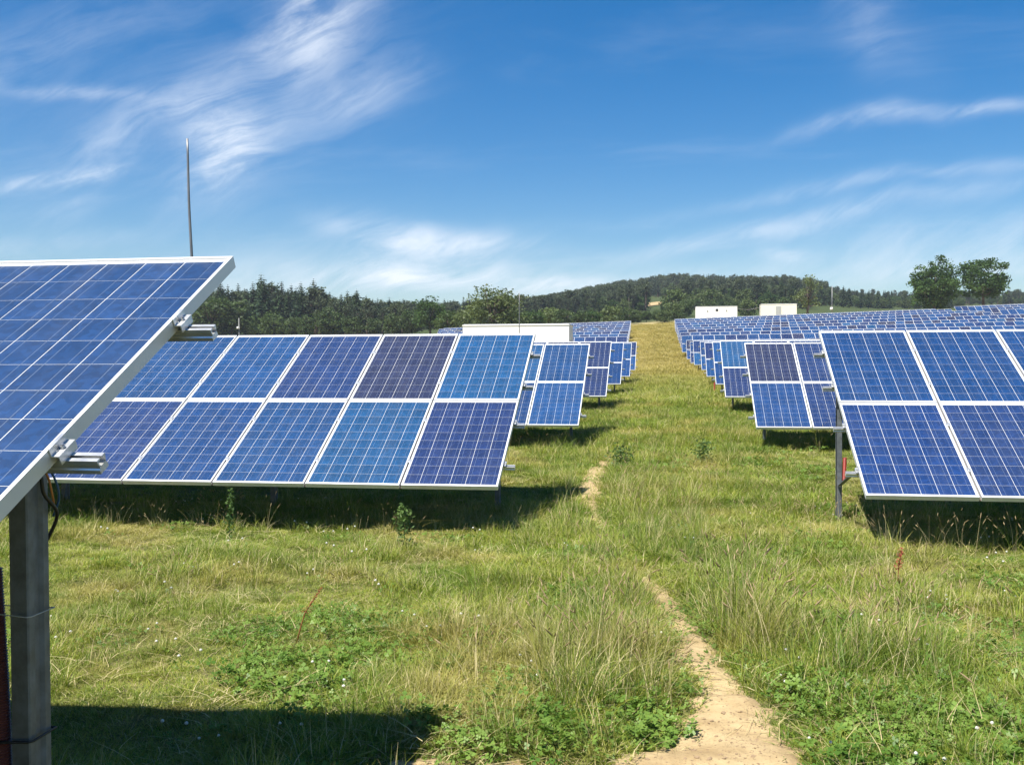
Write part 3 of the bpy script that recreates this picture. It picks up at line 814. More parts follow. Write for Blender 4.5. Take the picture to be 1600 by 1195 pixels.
def conifer(seed, h, rad, mat_='conifer', gap=1.0, top_bare=.0, start=.1):
    rng = np.random.default_rng(seed); C = []; S = []
    nw = int(26 * gap)
    for i in range(nw):
        t = i / nw; z = h * (start + (1 - start) * t)
        r = rad * (1 - t) ** .66 * rng.uniform(.75, 1.15) + .12
        nb = max(4, int(9 * (1 - t * .5)))
        a0 = rng.uniform(0, 6.28)
        for b in range(nb):
            a = a0 + 6.283 * b / nb + rng.normal() * .2; L = r * rng.uniform(.65, 1.15)
            for q in range(5):
                k = (q + .6) / 5; droop = -.28 * k * k * L + .05 * L
                C.append((math.cos(a) * L * k + rng.normal() * .07 * r, math.sin(a) * L * k + rng.normal() * .07 * r, z + droop + rng.normal() * .05 * h / nw * 3)); S.append(max(.16, .36 * r * (1.1 - .45 * k)))
    C.append((0, 0, h)); S.append(.3)
    C = np.array(C); V, Fq = leaf_quads(C, np.array(S) * 1.5, rng, .2, .55)
    crown = fast_mesh('crown', V, Fq, [M[mat_]])
    mb = MB(); mb.tube([(0, 0, -.4), (0, 0, h * .5), (0, 0, h * .97)], [h * .016, h * .010, .02], 6)
    return mb.mesh('trunk', [M['bark']]), crown
TREE = {}
for i in range(4): TREE['spruce%d' % i] = conifer(100 + i, 14, 2.5 + .25 * i, 'conifer')
for i in range(3): TREE['pine%d' % i] = deciduous(140 + i, 13, 2.3, .38, 24, 60, .5, 0, 'pine', .34, 1.0)
for i in range(3): TREE['dark%d' % i] = deciduous(160 + i, 10, 4.2, .16, 60, 60, .55, 0, 'leaf_dark', .24)
for i in range(3): TREE['mid%d' % i] = deciduous(180 + i, 9, 3.8, .12, 55, 60, .55, 0, 'leaf_mid', .25)
for i in range(2): TREE['light%d' % i] = deciduous(200 + i, 6, 3.2, .06, 40, 60, .5, 0, 'leaf_light', .28)
TREE['loose'] = deciduous(221, 9.5, 4.7, .10, 95, 70, .36, 0, 'leaf_grey', .19, 1.05)
TREE['airy'] = deciduous(231, 11, 4.0, .28, 26, 42, .40, 0, 'leaf_grey', .17, 1.0)
TREE['oak_a'] = deciduous(243, 13, 5.0, .10, 130, 80, .46, 0, 'leaf_dark', .19, 1.0)
TREE['oak_b'] = deciduous(257, 12, 5.0, .30, 100, 80, .46, 0, 'leaf_dark', .19, 1.0)
BASE_H = {'spruce': 14, 'pine': 13, 'dark': 10, 'mid': 9, 'light': 6, 'loose': 9.5, 'airy': 11, 'oak_a': 13, 'oak_b': 12}
def plant_tree(key, x, y, h, name, label, cat, group=None, wide=1.0, rz=0.0, sink=0.0):
    tm, cm = TREE[key]; root = empty(name, (x, y, gz1(x, y) - sink), rz); tag(root, label, cat, group)
    k = h / BASE_H[key.rstrip('0123456789') if key not in BASE_H else key]
    for nm, me in (('trunk', tm), ('crown', cm)):
        o = mk(nm, me, root); o.scale = (k * wide, k * wide, k)
    return root
def tree_px(key, u, vtop, y, *a, **kw):
    """tree whose top appears at this height; its foot is on the ground there"""
    p = at_y(u, vtop, y); h = p.z - gz1(p.x, y)
    return plant_tree(key, p.x, y, max(h, 1.5), *a, **kw)
rnd = random.Random(5)
# forest edge on the left: spruces behind, broadleaf trees in front
SK = [(250, 440), (300, 452), (322, 441), (345, 440), (372, 444), (395, 441), (408, 427), (425, 440), (440, 438), (455, 444), (470, 441), (490, 436), (505, 450), (515, 456), (543, 454), (557, 452), (572, 462), (590, 466), (608, 464), (630, 467)]
for i, (u, v) in enumerate(SK):
    tree_px('spruce%d' % (i % 4), u, v, 262 + (i * 7 % 5) * 5, 'spruce_tree', 'dark spruce rising in the forest edge beyond the left tables', 'tree', 'spruces of the left forest edge', wide=1.45, rz=i * 1.3)
for i in range(34):
    u = 238 + i * 12.6 + rnd.uniform(-6, 6); v = np.interp(u, [p[0] for p in SK], [p[1] for p in SK]) + rnd.uniform(2, 11)
    tree_px(('spruce%d' % (i % 4)) if i % 5 else 'pine%d' % (i % 3), u, v, 250 + rnd.uniform(-8, 25), 'conifer_tree', 'dark conifer standing among the forest edge beyond the left tables', 'tree', 'conifers filling the left forest edge', wide=1.4, rz=i)
for i in range(10):
    u = 500 + i * 14 + rnd.uniform(-5, 5)
    tree_px('pine%d' % (i % 3), u, np.interp(u, [490, 560, 640], [455, 463, 470]) + rnd.uniform(0, 14), 240 + rnd.uniform(-6, 6), 'pine_tree', 'grey green pine at the thinner end of the left forest', 'tree', 'pines at the end of the left forest', rz=i)
BL = [(330, 462, 'mid0', 1.3), (362, 466, 'mid1', 1.35), (300, 470, 'mid2', 1.2), (425, 486, 'mid0', 1.1), (390, 503, 'mid2', 1.0), (515, 480, 'mid0', 1.2), (478, 492, 'mid1', 1.0), (552, 494, 'mid1', 1.1), (585, 497, 'mid2', 1.1), (612, 490, 'mid1', 1.0), (640, 482, 'mid0', 1.0), (455, 495, 'mid2', 1.0)]
for i, (u, v, k, w) in enumerate(BL):
    tree_px(k, u, v, 222 + (i % 3) * 4, 'broadleaf_tree', ('small low' if v > 488 else 'tall') + ' bushy green broadleaf tree in front of the left forest', 'tree', ('low' if v > 488 else 'tall') + ' broadleaf trees before the left forest', wide=w, rz=i * .9)
tree_px('dark0', 672, 463, 205, 'broadleaf_tree', 'rounded dark green tree at the end of the left forest', 'tree', None, 1.05)
tree_px('loose', 770, 446, 150, 'broadleaf_tree', 'loose grey green tree behind the long white container', 'tree', None, 1.28, .6)
tree_px('spruce1', 724, 464, 330, 'spruce_tree', 'single small spruce beside the loose grey green tree', 'tree', None, 1.1)
for i, (u, v, y) in enumerate([(700, 484, 180), (722, 488, 182), (742, 492, 180), (812, 486, 176), (836, 484, 190), (795, 480, 190), (858, 480, 210), (880, 483, 205), (905, 486, 215), (925, 483, 220)]):
    tree_px(['mid0', 'light1', 'mid2', 'mid1', 'dark1'][i % 5], u, v, y, 'field_shrub', 'green shrub in the hedge line behind the long white container', 'shrub', 'shrubs behind the long white container', 1.2, i)
for i in range(9):
    u = 955 + i * 14; tree_px(['light0', 'mid1', 'mid0'][i % 3], u + rnd.uniform(-4, 4), 482 + rnd.uniform(-6, 6), 236 + rnd.uniform(-6, 10), 'field_shrub', 'pale green shrub at the top end of the grass aisle', 'shrub', 'shrubs at the top of the aisle', 1.3, i)
for i, (u, v) in enumerate([(1034, 470), (1052, 472), (1070, 468), (1112, 466), (1142, 470), (1168, 468), (1196, 466), (1222, 464), (1058, 452)]):
    tree_px(['spruce0', 'light1', 'mid1', 'mid0', 'mid2', 'light0', 'mid1', 'mid0', 'light1'][i], u, v, 250 + i * 3, 'field_shrub' if i not in (0,) else 'spruce_tree', ['young spruce below the sandy clearing on the hill'][0] if i == 0 else ('leafy shrub between the aisle end and the white hilltop hut' if u < 1087 else 'leafy shrub rising behind the white hilltop hut' if u < 1155 else 'leafy shrub beside or behind the cream hilltop hut'), 'shrub' if i else 'tree', None if i == 0 else 'shrubs behind the hilltop huts', 1.1, i)
tree_px('airy', 1262, 430, 212, 'broadleaf_tree', 'airy tree with a bare leaning trunk beside the cream hut', 'tree', None, 1.0)
tree_px('oak_a', 1461, 400, 205, 'oak_tree', 'full dense rounded tree whose foliage reaches low, of the two by the hilltop tables', 'tree', None, 1.0)
tree_px('oak_b', 1537, 404, 207, 'oak_tree', 'round tree on a bare trunk, of the two by the hilltop tables', 'tree', None, 1.0)
for i, (u, v) in enumerate([(1297, 448), (1318, 446), (1327, 449), (1357, 455), (1372, 453), (1390, 458), (1283, 440), (1345, 460)]):
    tree_px('spruce%d' % (i % 4), u, v, 400, 'spruce_tree', 'far spruce on the skyline between the cream hut and the two big trees', 'tree', 'far skyline spruces', 1.2, i)

def scatter(name, P, rot, scl, idx, protos, label, cat):
    """geometry-node instances of the prototype meshes on a cloud of points: one object"""
    me = bpy.data.meshes.new(name); P = np.asarray(P, np.float32)
    me.vertices.add(len(P)); me.vertices.foreach_set('co', P.ravel())
    a = me.attributes.new('rot', 'FLOAT_VECTOR', 'POINT'); a.data.foreach_set('vector', np.asarray(rot, np.float32).ravel())
    a = me.attributes.new('scl', 'FLOAT_VECTOR', 'POINT'); a.data.foreach_set('vector', np.asarray(scl, np.float32).ravel())
    a = me.attributes.new('idx', 'INT', 'POINT'); a.data.foreach_set('value', np.asarray(idx, np.int32))
    o = link(bpy.data.objects.new(name, me)); tag(o, label, cat, kind='stuff')
    ng = bpy.data.node_groups.new(name + '_scatter', 'GeometryNodeTree')
    ng.interface.new_socket('Geometry', in_out='INPUT', socket_type='NodeSocketGeometry'); ng.interface.new_socket('Geometry', in_out='OUTPUT', socket_type='NodeSocketGeometry')
    gi = ng.nodes.new('NodeGroupInput'); go = ng.nodes.new('NodeGroupOutput'); jn = ng.nodes.new('GeometryNodeJoinGeometry')
    def attr(nm, dt):
        n = ng.nodes.new('GeometryNodeInputNamedAttribute'); n.data_type = dt; n.inputs['Name'].default_value = nm
        return [s for s in n.outputs if s.enabled and s.name == 'Attribute'][0]
    ra, sa, ia = attr('rot', 'FLOAT_VECTOR'), attr('scl', 'FLOAT_VECTOR'), attr('idx', 'INT')
    e2r = ng.nodes.new('FunctionNodeEulerToRotation'); ng.links.new(ra, e2r.inputs[0])
    for i, pm in enumerate(protos):
        po = bpy.data.objects.new(name + '_source', pm)
        oi = ng.nodes.new('GeometryNodeObjectInfo'); oi.inputs['Object'].default_value = po
        cmp_ = ng.nodes.new('FunctionNodeCompare'); cmp_.data_type = 'INT'; cmp_.operation = 'EQUAL'
        ins = [s for s in cmp_.inputs if s.enabled]; ng.links.new(ia, ins[0]); ins[1].default_value = i
        ip = ng.nodes.new('GeometryNodeInstanceOnPoints')
        ng.links.new(gi.outputs[0], ip.inputs['Points']); ng.links.new(cmp_.outputs[0], ip.inputs['Selection'])
        ng.links.new(oi.outputs['Geometry'], ip.inputs['Instance']); ng.links.new(e2r.outputs[0], ip.inputs['Rotation']); ng.links.new(sa, ip.inputs['Scale'])
        ng.links.new(ip.outputs[0], jn.inputs[0])
    ng.links.new(jn.outputs[0], go.inputs[0])
    md = o.modifiers.new('scatter', 'NODES'); md.node_group = ng
    return o
def tree_proto(key):
    """trunk and crown in one mesh, for the far wood"""
    tm, cm = TREE[key]; mb_v = []; out = bpy.data.meshes.new('wood_tree')
    n1 = len(tm.vertices); v1 = np.zeros(n1 * 3, np.float32); tm.vertices.foreach_get('co', v1)
    n2 = len(cm.vertices); v2 = np.zeros(n2 * 3, np.float32); cm.vertices.foreach_get('co', v2)
    f1 = [tuple(p.vertices) for p in tm.polygons]; f2 = [tuple(i + n1 for i in p.vertices) for p in cm.polygons]
    out.from_pydata(np.concatenate([v1.reshape(-1, 3), v2.reshape(-1, 3)]).tolist(), [], f1 + f2)
    out.materials.append(tm.materials[0]); out.materials.append(cm.materials[0])
    out.polygons.foreach_set('material_index', [0] * len(f1) + [1] * len(f2)); out.update()
    return out
# wooded hill
keys = ['spruce0', 'spruce1', 'pine0', 'pine1', 'pine2', 'mid0', 'dark1', 'light0']
pro = [tree_proto(k) for k in keys]
bh = [14, 14, 13, 13, 13, 9, 10, 6]
def px_of(x, y):
    return 800 + F_PX * np.tan(np.arctan2(x, y) + YAW)
n = 11000
az = RNG.uniform(-.60, .56, n) - YAW; rr = RNG.uniform(330, 690, n)
x = rr * np.sin(az); y = rr * np.cos(az); u = px_of(x, y)
dens = np.where(u > 1300, .55, 1.0) * np.where(rr < 400, .75, 1)
el = gz(x, y) / rr
vpx = 563 - el * F_PX
clearing = (np.abs(u - 1038) < 27) & (vpx > 466) & (vpx < 507)
ok = (RNG.random(n) < dens) & ~clearing & ~((u > 1500) & (rr < 520)) & ~((u > 1270) & (rr < 420))
x, y, rr, u = x[ok], y[ok], rr[ok], u[ok]
nn = len(x); q = RNG.random(nn)
conif = np.where(u < 1045, .86, .45) + (vnoise(x * .02, y * .02, 8) - .5) * .8
conif = np.where(rr > 600, np.maximum(conif, .8), conif)
idx = np.where(q < conif, np.where(RNG.random(nn) < np.where(u < 1100, .35, .5), RNG.integers(0, 2, nn), RNG.integers(2, 5, nn)), RNG.integers(5, 8, nn))
hh = np.where(idx < 5, RNG.uniform(6.5, 10.5, nn), RNG.uniform(3.5, 7, nn)) * np.where(u > 1290, .72, 1)
k = hh / np.array(bh)[idx]
scl = np.stack([k * RNG.uniform(.9, 1.2, nn), k * RNG.uniform(.9, 1.2, nn), k], 1)
rot = np.stack([np.zeros(nn), np.zeros(nn), RNG.uniform(0, 6.28, nn)], 1)
scatter('hill_forest', np.stack([x, y, gz(x, y)], 1), rot, scl, idx, pro, 'mixed forest covering the distant hill behind the solar field', 'forest')
# forest mass behind the left edge
n = 700; u = RNG.uniform(-200, 640, n); yv = RNG.uniform(268, 330, n); az = np.arctan((u - 800) / F_PX) - YAW
x = yv * np.tan(az); ok = u < 640 - (yv - 268) * 1.2; x, yv = x[ok], yv[ok]; nn = len(x)
idx = RNG.choice([0, 1, 2, 3], nn, p=[.35, .35, .15, .15]); 
top = np.interp(u[ok], [200, 300, 500, 560, 640], [450, 452, 456, 466, 474])
hh = np.maximum(5, (563 - top) / F_PX * np.hypot(x, yv) - gz(x, yv)) * RNG.uniform(.8, 1.0, nn); k = hh / np.array(bh)[idx]
scatter('forest_interior', np.stack([x, yv, gz(x, yv)], 1), np.stack([x * 0, x * 0, RNG.uniform(0, 6.28, nn)], 1), np.stack([k, k, k], 1), idx, pro[:4], 'dark inner mass of conifers behind the left forest edge', 'forest')
# sandy clearing on the hill
c = None
for r_ in np.arange(330, 640, 4):
    az_ = math.atan((1035 - 800) / F_PX) - YAW; X_, Y_ = r_ * math.sin(az_), r_ * math.cos(az_)
    if 563 - gz1(X_, Y_) / math.hypot(X_, Y_) * F_PX < 476: c = (X_, Y_, r_); break
if c:
    gx = np.linspace(-13, 13, 40); gy = np.linspace(-26, 26, 40)
    V, Fq = grid_mesh(c[0] + gx, c[1] + gy, lambda x, y: gz(x, y) + .25, 'c', None)
    rad_ = np.hypot((V[:, 0] - c[0]) / 12.5, (V[:, 1] - c[1]) / 25) + (fbm(V[:, 0] * .25, V[:, 1] * .2, 3) - .45) * .8
    Fq = Fq[(rad_[Fq] < .9).all(1)]
    cl = link(bpy.data.objects.new('clearing', fast_mesh('clearing', V, Fq, [M['sand']], smooth=True)))
    tag(cl, 'pale sandy clearing on the wooded hillside', 'clearing', kind='structure')

# ------------------------------------------------------------------ grass
def ribbons(B, H, az, lean, W, rng, seg=3, mi=None):
    """bent tapering blades: B (n,3) bases, heights, azimuth of lean, lean 0..1"""
    n = len(B); t = np.linspace(0, 1, seg + 1)
    dirx, diry = np.cos(az), np.sin(az)
    V = np.zeros((n, seg + 1, 2, 3))
    sx, sy = -np.sin(az + rng.normal(0, .6, n)), np.cos(az)
    for i, q in enumerate(t):
        out = lean * H * q ** 1.9; zz = H * (q * (1 - .38 * lean * q))
        c = B + np.stack([dirx * out, diry * out, zz], 1)
        w = W * (1 - q ** 1.6) * .5 + .0003
        V[:, i, 0] = c - np.stack([sx * w, sy * w, 0 * w], 1); V[:, i, 1] = c + np.stack([sx * w, sy * w, 0 * w], 1)
    base = (np.arange(n) * (seg + 1) * 2)[:, None, None]
    i = np.arange(seg)[None, :, None] * 2
    Fq = (base + i + np.array([0, 1, 3, 2])[None, None]).reshape(-1, 4)
    fm = np.repeat(mi if mi is not None else np.zeros(n, int), seg)
    return V.reshape(-1, 3), Fq, fm
def merge(parts):
    Vs, Fs, Ms = [], [], []; o = 0
    for V, Fq, m in parts: Vs.append(V); Fs.append(Fq + o); Ms.append(m); o += len(V)
    return np.concatenate(Vs), np.concatenate(Fs), np.concatenate(Ms)
GM = [M['blade'], M['blade_deep'], M['straw'], M['seed'], M['clover'], M['petal']]
def tuft(seed, n, rad, h0, h1, w, lean0, lean1, pm=(.6, .25, .15), name='tuft'):
    r = np.random.default_rng(seed)
    a = r.uniform(0, 6.28, n); q = rad * np.sqrt(r.random(n)); B = np.stack([np.cos(a) * q, np.sin(a) * q, -.004 * np.ones(n)], 1)
    az = a + r.normal(0, 1.1, n)
    mi = r.choice([0, 1, 2], n, p=pm)
    V, Fq, m = ribbons(B, r.uniform(h0, h1, n), az, r.uniform(lean0, lean1, n), w * r.uniform(.6, 1.3, n), r, 3, mi)
    return fast_mesh(name, V, Fq, GM, m)
def spindle(p0, d, L, r, n=5):
    d = d / np.linalg.norm(d); a = np.cross(d, [0, 0, 1.]); a = a / (np.linalg.norm(a) + 1e-9) if np.linalg.norm(a) > .05 else np.array([1., 0, 0]); b = np.cross(d, a)
    V = []; 
    for t, k in ((0, .25), (.3, 1), (.7, .8), (1, .12)):
        for i in range(n):
            q = 6.283 * i / n; V.append(p0 + d * L * t + (a * math.cos(q) + b * math.sin(q)) * r * k)
    F_ = [(i * n + j, i * n + (j + 1) % n, (i + 1) * n + (j + 1) % n, (i + 1) * n + j) for i in range(3) for j in range(n)]
    return np.array(V), np.array(F_)
def seed_tuft(seed, n, rad, h0, h1, pm_green=.4, head=.07):
    r = np.random.default_rng(seed); parts = []
    a = r.uniform(0, 6.28, n); q = rad * np.sqrt(r.random(n)); B = np.stack([np.cos(a) * q, np.sin(a) * q, np.zeros(n)], 1)
    H = r.uniform(h0, h1, n); lean = r.uniform(.1, .55, n); az = a + r.normal(0, .8, n)
    mi = np.where(r.random(n) < pm_green, 0, 2)
    parts.append(ribbons(B, H, az, lean, np.full(n, .0030), r, 4, mi))
    for i in range(n):
        tip = B[i] + np.array([math.cos(az[i]) * lean[i] * H[i], math.sin(az[i]) * lean[i] * H[i], H[i] * (1 - .38 * lean[i])])
        d = np.array([math.cos(az[i]) * lean[i] * 1.9, math.sin(az[i]) * lean[i] * 1.9, 1 - .76 * lean[i]])
        L = head * r.uniform(.6, 1.5); V, F_ = spindle(tip - d / np.linalg.norm(d) * L * .3, d, L, r.uniform(.0028, .006))
        parts.append((V, F_, np.full(len(F_), 3)))
    V, Fq, m = merge(parts); return fast_mesh('seed_tuft', V, Fq, GM, m)
def clover_tuft(seed, n, rad, size, hgt, flowers=0):
    r = np.random.default_rng(seed); Vs, Fs, Ms = [], [], []; o = 0
    for i in range(n):
        a, q = r.uniform(0, 6.28), rad * math.sqrt(r.random()); z = hgt * r.uniform(.35, 1); c = np.array([math.cos(a) * q, math.sin(a) * q, z])
        tilt = r.normal(0, .45, 2); s = size * r.uniform(.6, 1.3); a0 = r.uniform(0, 6.28)
        for k in range(3):
            t = a0 + k * 2.094; u_ = np.array([math.cos(t), math.sin(t), 0]); w_ = np.array([-math.sin(t), math.cos(t), 0])
            pts = [c, c + u_ * s * .55 + w_ * s * .42, c + u_ * s, c + u_ * s * .55 - w_ * s * .42]
            for p in pts: p[2] += (p[0] - c[0]) * tilt[0] + (p[1] - c[1]) * tilt[1] if p is not c else 0
            Vs += [np.array(p) for p in pts]; Fs.append([o, o + 1, o + 2, o + 3]); Ms.append(4); o += 4
    V = np.array(Vs); Fq = np.array(Fs); m = np.array(Ms); parts = [(V, Fq, m)]
    for i in range(flowers):
        a, q = r.uniform(0, 6.28), rad * math.sqrt(r.random()); h = hgt * r.uniform(1.0, 1.5)
        B = np.array([[math.cos(a) * q, math.sin(a) * q, 0]])
        parts.append(ribbons(B, np.array([h]), np.array([a]), np.array([.1]), np.array([.003]), r, 3, np.array([0])))
        V_, F_ = spindle(B[0] + np.array([math.cos(a) * .1 * h, math.sin(a) * .1 * h, h * .92]), np.array([0, 0, 1.]), .014, .009, 7); parts.append((V_, F_, np.full(len(F_), 5)))
    V, Fq, m = merge(parts); return fast_mesh('clover_tuft', V, Fq, GM, m)
def litter(seed, n, rad):
    r = np.random.default_rng(seed); a = r.uniform(0, 6.28, n); q = rad * np.sqrt(r.random(n))
    B = np.stack([np.cos(a) * q, np.sin(a) * q, r.uniform(.005, .03, n)], 1)
    V, Fq, m = ribbons(B * np.array([1, 1, 0]), r.uniform(.05, .16, n), r.uniform(0, 6.28, n), r.uniform(1.2, 1.8, n), np.full(n, .0026), r, 3, np.full(n, 2))
    V[:, 2] = V[:, 2] * .35 + .022
    return fast_mesh('litter', V, Fq, GM, m)
PROTO = [tuft(300 + i, 110, .15, .02, .07, .0036, .5, 1.6, (.66, .22, .12)) for i in range(4)]            # 0-3 turf
PROTO += [tuft(310 + i, 60, .10, .06, .20, .0042, .2, 1.1, (.62, .24, .14)) for i in range(3)]             # 4-6 medium
PROTO += [tuft(320 + i, 80, .15, .12, .44, .0040, .15, 1.05, (.50, .30, .20)) for i in range(3)]           # 7-9 tall
PROTO += [seed_tuft(330, 9, .12, .35, .65), seed_tuft(331, 6, .14, .3, .7, .2), seed_tuft(332, 5, .10, .28, .5, .5, .05)]   # 10-12 seed stems
PROTO += [clover_tuft(340, 44, .17, .011, .05), clover_tuft(341, 44, .17, .014, .07, 0), clover_tuft(342, 34, .12, .023, .10)]  # 13-15 clover and broad weeds
PROTO += [litter(350, 9, .16), litter(351, 6, .2)]                                                          # 16-17 straw
PROTO += [clover_tuft(345, 16, .12, .012, .06, 2)]                                                           # 18 flowers
def in_view(x, y, m=.06):
    a = np.arctan2(x, np.maximum(y, .01)) + YAW
    return (y > 2.0) & (np.tan(np.clip(a, -1.4, 1.4)) > -.52 - m - .25 / np.maximum(y, 1)) & (np.tan(np.clip(a, -1.4, 1.4)) < .52 + m + .25 / np.maximum(y, 1))
def aisle(x, y):
    """1 in the lane between the table ends, where the grass is left longer"""
    return sstep(-2.3, -1.2, x) * (1 - sstep(1.5, 2.4, x))
def under(x, y):
    """1 in the strip under and just before a table, where nobody mows"""
    ph = np.mod(y - 9.45, 9.13)
    ph2 = np.mod(y - .45, 9.13)
    return ((ph > -.0) & (ph < 3.1) & ((x < -1.6) | (x > 1.75))).astype(float)
pts = []
def bed(x0, x1, y0, y1, dens, fn):
    n = int((x1 - x0) * (y1 - y0) * dens)
    x = RNG.uniform(x0, x1, n); y = RNG.uniform(y0, y1, n)
    ok = in_view(x, y); x, y = x[ok], y[ok]
    idx, s, keep = fn(x, y); keep = keep & (RNG.random(len(x)) < 2)
    pts.append((x[keep], y[keep], idx[keep], s[keep]))
def fn_turf(k):
    def f(x, y):
        pmk = path_mask(x, y)
        long_ = aisle(x, y)
        bare = fbm(x * .9, y * .9, 31)
        idx = RNG.integers(0, 4, len(x))
        s = RNG.uniform(.6, 1.1, len(x)) * k * (.72 + .5 * long_) * np.where(y > 20, 1.3, 1)
        s = s * np.where(pmk > -.1, .6, 1); keep = (pmk < .05) & (RNG.random(len(x)) < np.interp(pmk, [-.14, -.05, .0, .05], [1, .55, .22, .05])) & (RNG.random(len(x)) < np.clip(1.55 - bare * 1.3, .45, 1))
        return idx, s, keep
    return f
def fn_mid(k, thr=.46):
    def f(x, y):
        c = fbm(x * 1.1 + 5, y * 1.1, 41) + .12 * aisle(x, y) - .05 * (1 - aisle(x, y))
        return RNG.integers(4, 7, len(x)), RNG.uniform(.6, 1.25, len(x)) * k, (c + RNG.normal(0, .035, len(x)) > thr) & (path_mask(x, y) < -.05)
    return f
def fn_tall(k, thr=.58):
    def f(x, y):
        c = fbm(x * .8 + 9, y * .8, 51) + .10 * aisle(x, y) - .30 * (1 - aisle(x, y))
        return RNG.integers(7, 10, len(x)), RNG.uniform(.55, 1.0, len(x)) * k, (c + RNG.normal(0, .04, len(x)) > thr) & (path_mask(x, y) < -.12)
    return f
def fn_clover(k, thr=.5):
    def f(x, y):
        c = fbm(x * 1.5 + 3, y * 1.5, 61); near = sstep(8, 4.2, y) * .16 - .10 * (x < -.9) + np.exp(-(np.abs(path_mask(x, y) + .1) / .15) ** 2) * .10 * (y < 6)
        idx = np.where(RNG.random(len(x)) < .5 - .3 * (y > 5.5), 14, 13); idx = np.where((RNG.random(len(x)) < .30) & (y < 5.4), 15, idx)
        return idx, RNG.uniform(.7, 1.25, len(x)) * k, (c + near + RNG.normal(0, .045, len(x)) > thr) & (path_mask(x, y) < -.02)
    return f
def fn_pick(a, b, k0, k1, lim=-.03):
    def f(x, y): return RNG.integers(a, b, len(x)), RNG.uniform(k0, k1, len(x)), (path_mask(x, y) < lim)
    return f
bed(-5, 4.5, 2.4, 7, 300, fn_turf(1.0)); bed(-9, 7, 7, 12, 170, fn_turf(1.25)); bed(-9, 8, 12, 18, 80, fn_turf(1.6)); bed(-8, 10, 18, 30, 32, fn_turf(2.2)); bed(-6, 6, 30, 60, 14, fn_turf(3.0)); bed(-9, 4, 60, 120, 5, fn_turf(4.2)); bed(-12, 6, 120, 222, 2.2, fn_turf(5.5))
bed(-4, 4.5, 2.4, 7, 70, fn_mid(.85, .52)); bed(-9, 7, 7, 16, 46, fn_mid(1.0, .50)); bed(-6, 8, 16, 30, 22, fn_mid(1.4, .48)); bed(-4, 5, 30, 60, 6, fn_mid(1.7, .45)); bed(-6, 4, 60, 110, 1.2, fn_mid(2.4, .5))
bed(-3, 3.5, 3.2, 8, 22, fn_tall(.75, .59)); bed(-3, 4, 8, 16, 16, fn_tall(.85, .565)); bed(-2.5, 3.5, 16, 32, 8, fn_tall(1.05, .56)); bed(-2.5, 3, 32, 64, 2.2, fn_tall(1.2, .60))
bed(-4, 4.5, 2.4, 7, 90, fn_clover(1.0, .53)); bed(-6, 7, 7, 15, 26, fn_clover(1.3, .56)); bed(-4, 5, 15, 30, 6, fn_clover(1.8, .52))
bed(-4, 4.5, 2.4, 8, 16, fn_pick(16, 18, .7, 1.4, .12)); bed(-6, 7, 8, 18, 8, fn_pick(16, 18, 1, 1.8))
bed(-4, 4.5, 2.6, 7.5, 1.8, fn_pick(18, 19, .8, 1.2)); bed(-6, 7, 7.5, 12, .8, fn_pick(18, 19, .9, 1.3))
bed(-1.1, 4, 3.6, 14, 3.2, fn_pick(10, 13, .4, .95, -.1)); bed(-8, -1, 6.2, 9, .7, fn_pick(10, 13, .3, .7, -.1))
# tall fringe of seeding grass left unmown along the front edge of the tables
for (x0, x1, y0) in ((-8.5, -1.5, 9.62), (1.9, 6.5, 9.46), (-7, -1.5, 18.78), (1.7, 10, 18.6), (-6, -1.6, 27.9), (1.7, 10, 27.8)):
    k = 1.0 if y0 < 12 else .75
    bed(x0, x1, y0 - .02, y0 + .34, 13 * k, fn_pick(10, 13, .4, .85)); bed(x0, x1, y0 + .05, y0 + .3, 14 * k, fn_pick(4, 7, .6, 1.1)); bed(x0, x1, y0 + .3, y0 + 1.0, 4 * k, fn_pick(10, 13, .5, .9)); bed(x0, x1, y0 + .45, y0 + 2.6, 5 * k, fn_pick(7, 10, .4, .7)); bed(x0, x1, y0 + .30, y0 + 2.6, 8 * k, fn_pick(4, 7, .7, 1.2))
bed(-4.5, -1.5, 4.0, 5.2, 0.01, fn_pick(10, 12, .6, .9))
def clump(u, v, n, rad, sc, kinds, z=-1.7):
    p = at_z(u, v, z); n = int(n * (1.0 if 7 in kinds else .6)); sc = sc * (1.0 if 7 in kinds else 1); a = RNG.uniform(0, 6.28, n); q = 1.15 * rad * np.sqrt(RNG.random(n))
    x = p.x + np.cos(a) * q; y = p.y + np.sin(a) * q * 1.3; kp = path_mask(x, y) < -.14
    pts.append((x[kp], y[kp], RNG.choice(kinds, n)[kp], (sc * RNG.uniform(.7, 1.2, n))[kp]))
# the clumps one can tell apart along the footpath
for (u, v, n, r_, s_) in [(930, 1075, 26, .26, .85), (890, 1040, 18, .22, .8), (985, 1010, 16, .22, .8), (960, 955, 14, .25, .85), (1000, 925, 12, .25, .8), (1010, 1045, 14, .2, .75), (1185, 1030, 26, .30, .95), (1160, 985, 20, .30, .95), (1120, 960, 12, .25, .9), (1215, 985, 16, .28, .85),
                          (1390, 1045, 22, .28, .8), (1420, 1020, 12, .25, .75), (1360, 1000, 10, .25, .7), (1015, 775, 22, .55, .9), (1040, 800, 12, .4, .8), (985, 760, 10, .4, .8), (330, 950, 8, .22, .5), (380, 930, 6, .2, .45), (660, 1060, 8, .2, .55), (700, 1010, 6, .22, .5), (1150, 760, 8, .4, .6), (1240, 830, 8, .4, .5), (860, 800, 10, .4, .7), (820, 830, 10, .4, .7), (1480, 930, 6, .3, .5), (1080, 1000, 4, .1, .5)]:
    clump(u, v, n, r_, s_, [7, 8, 9, 7, 8, 10])
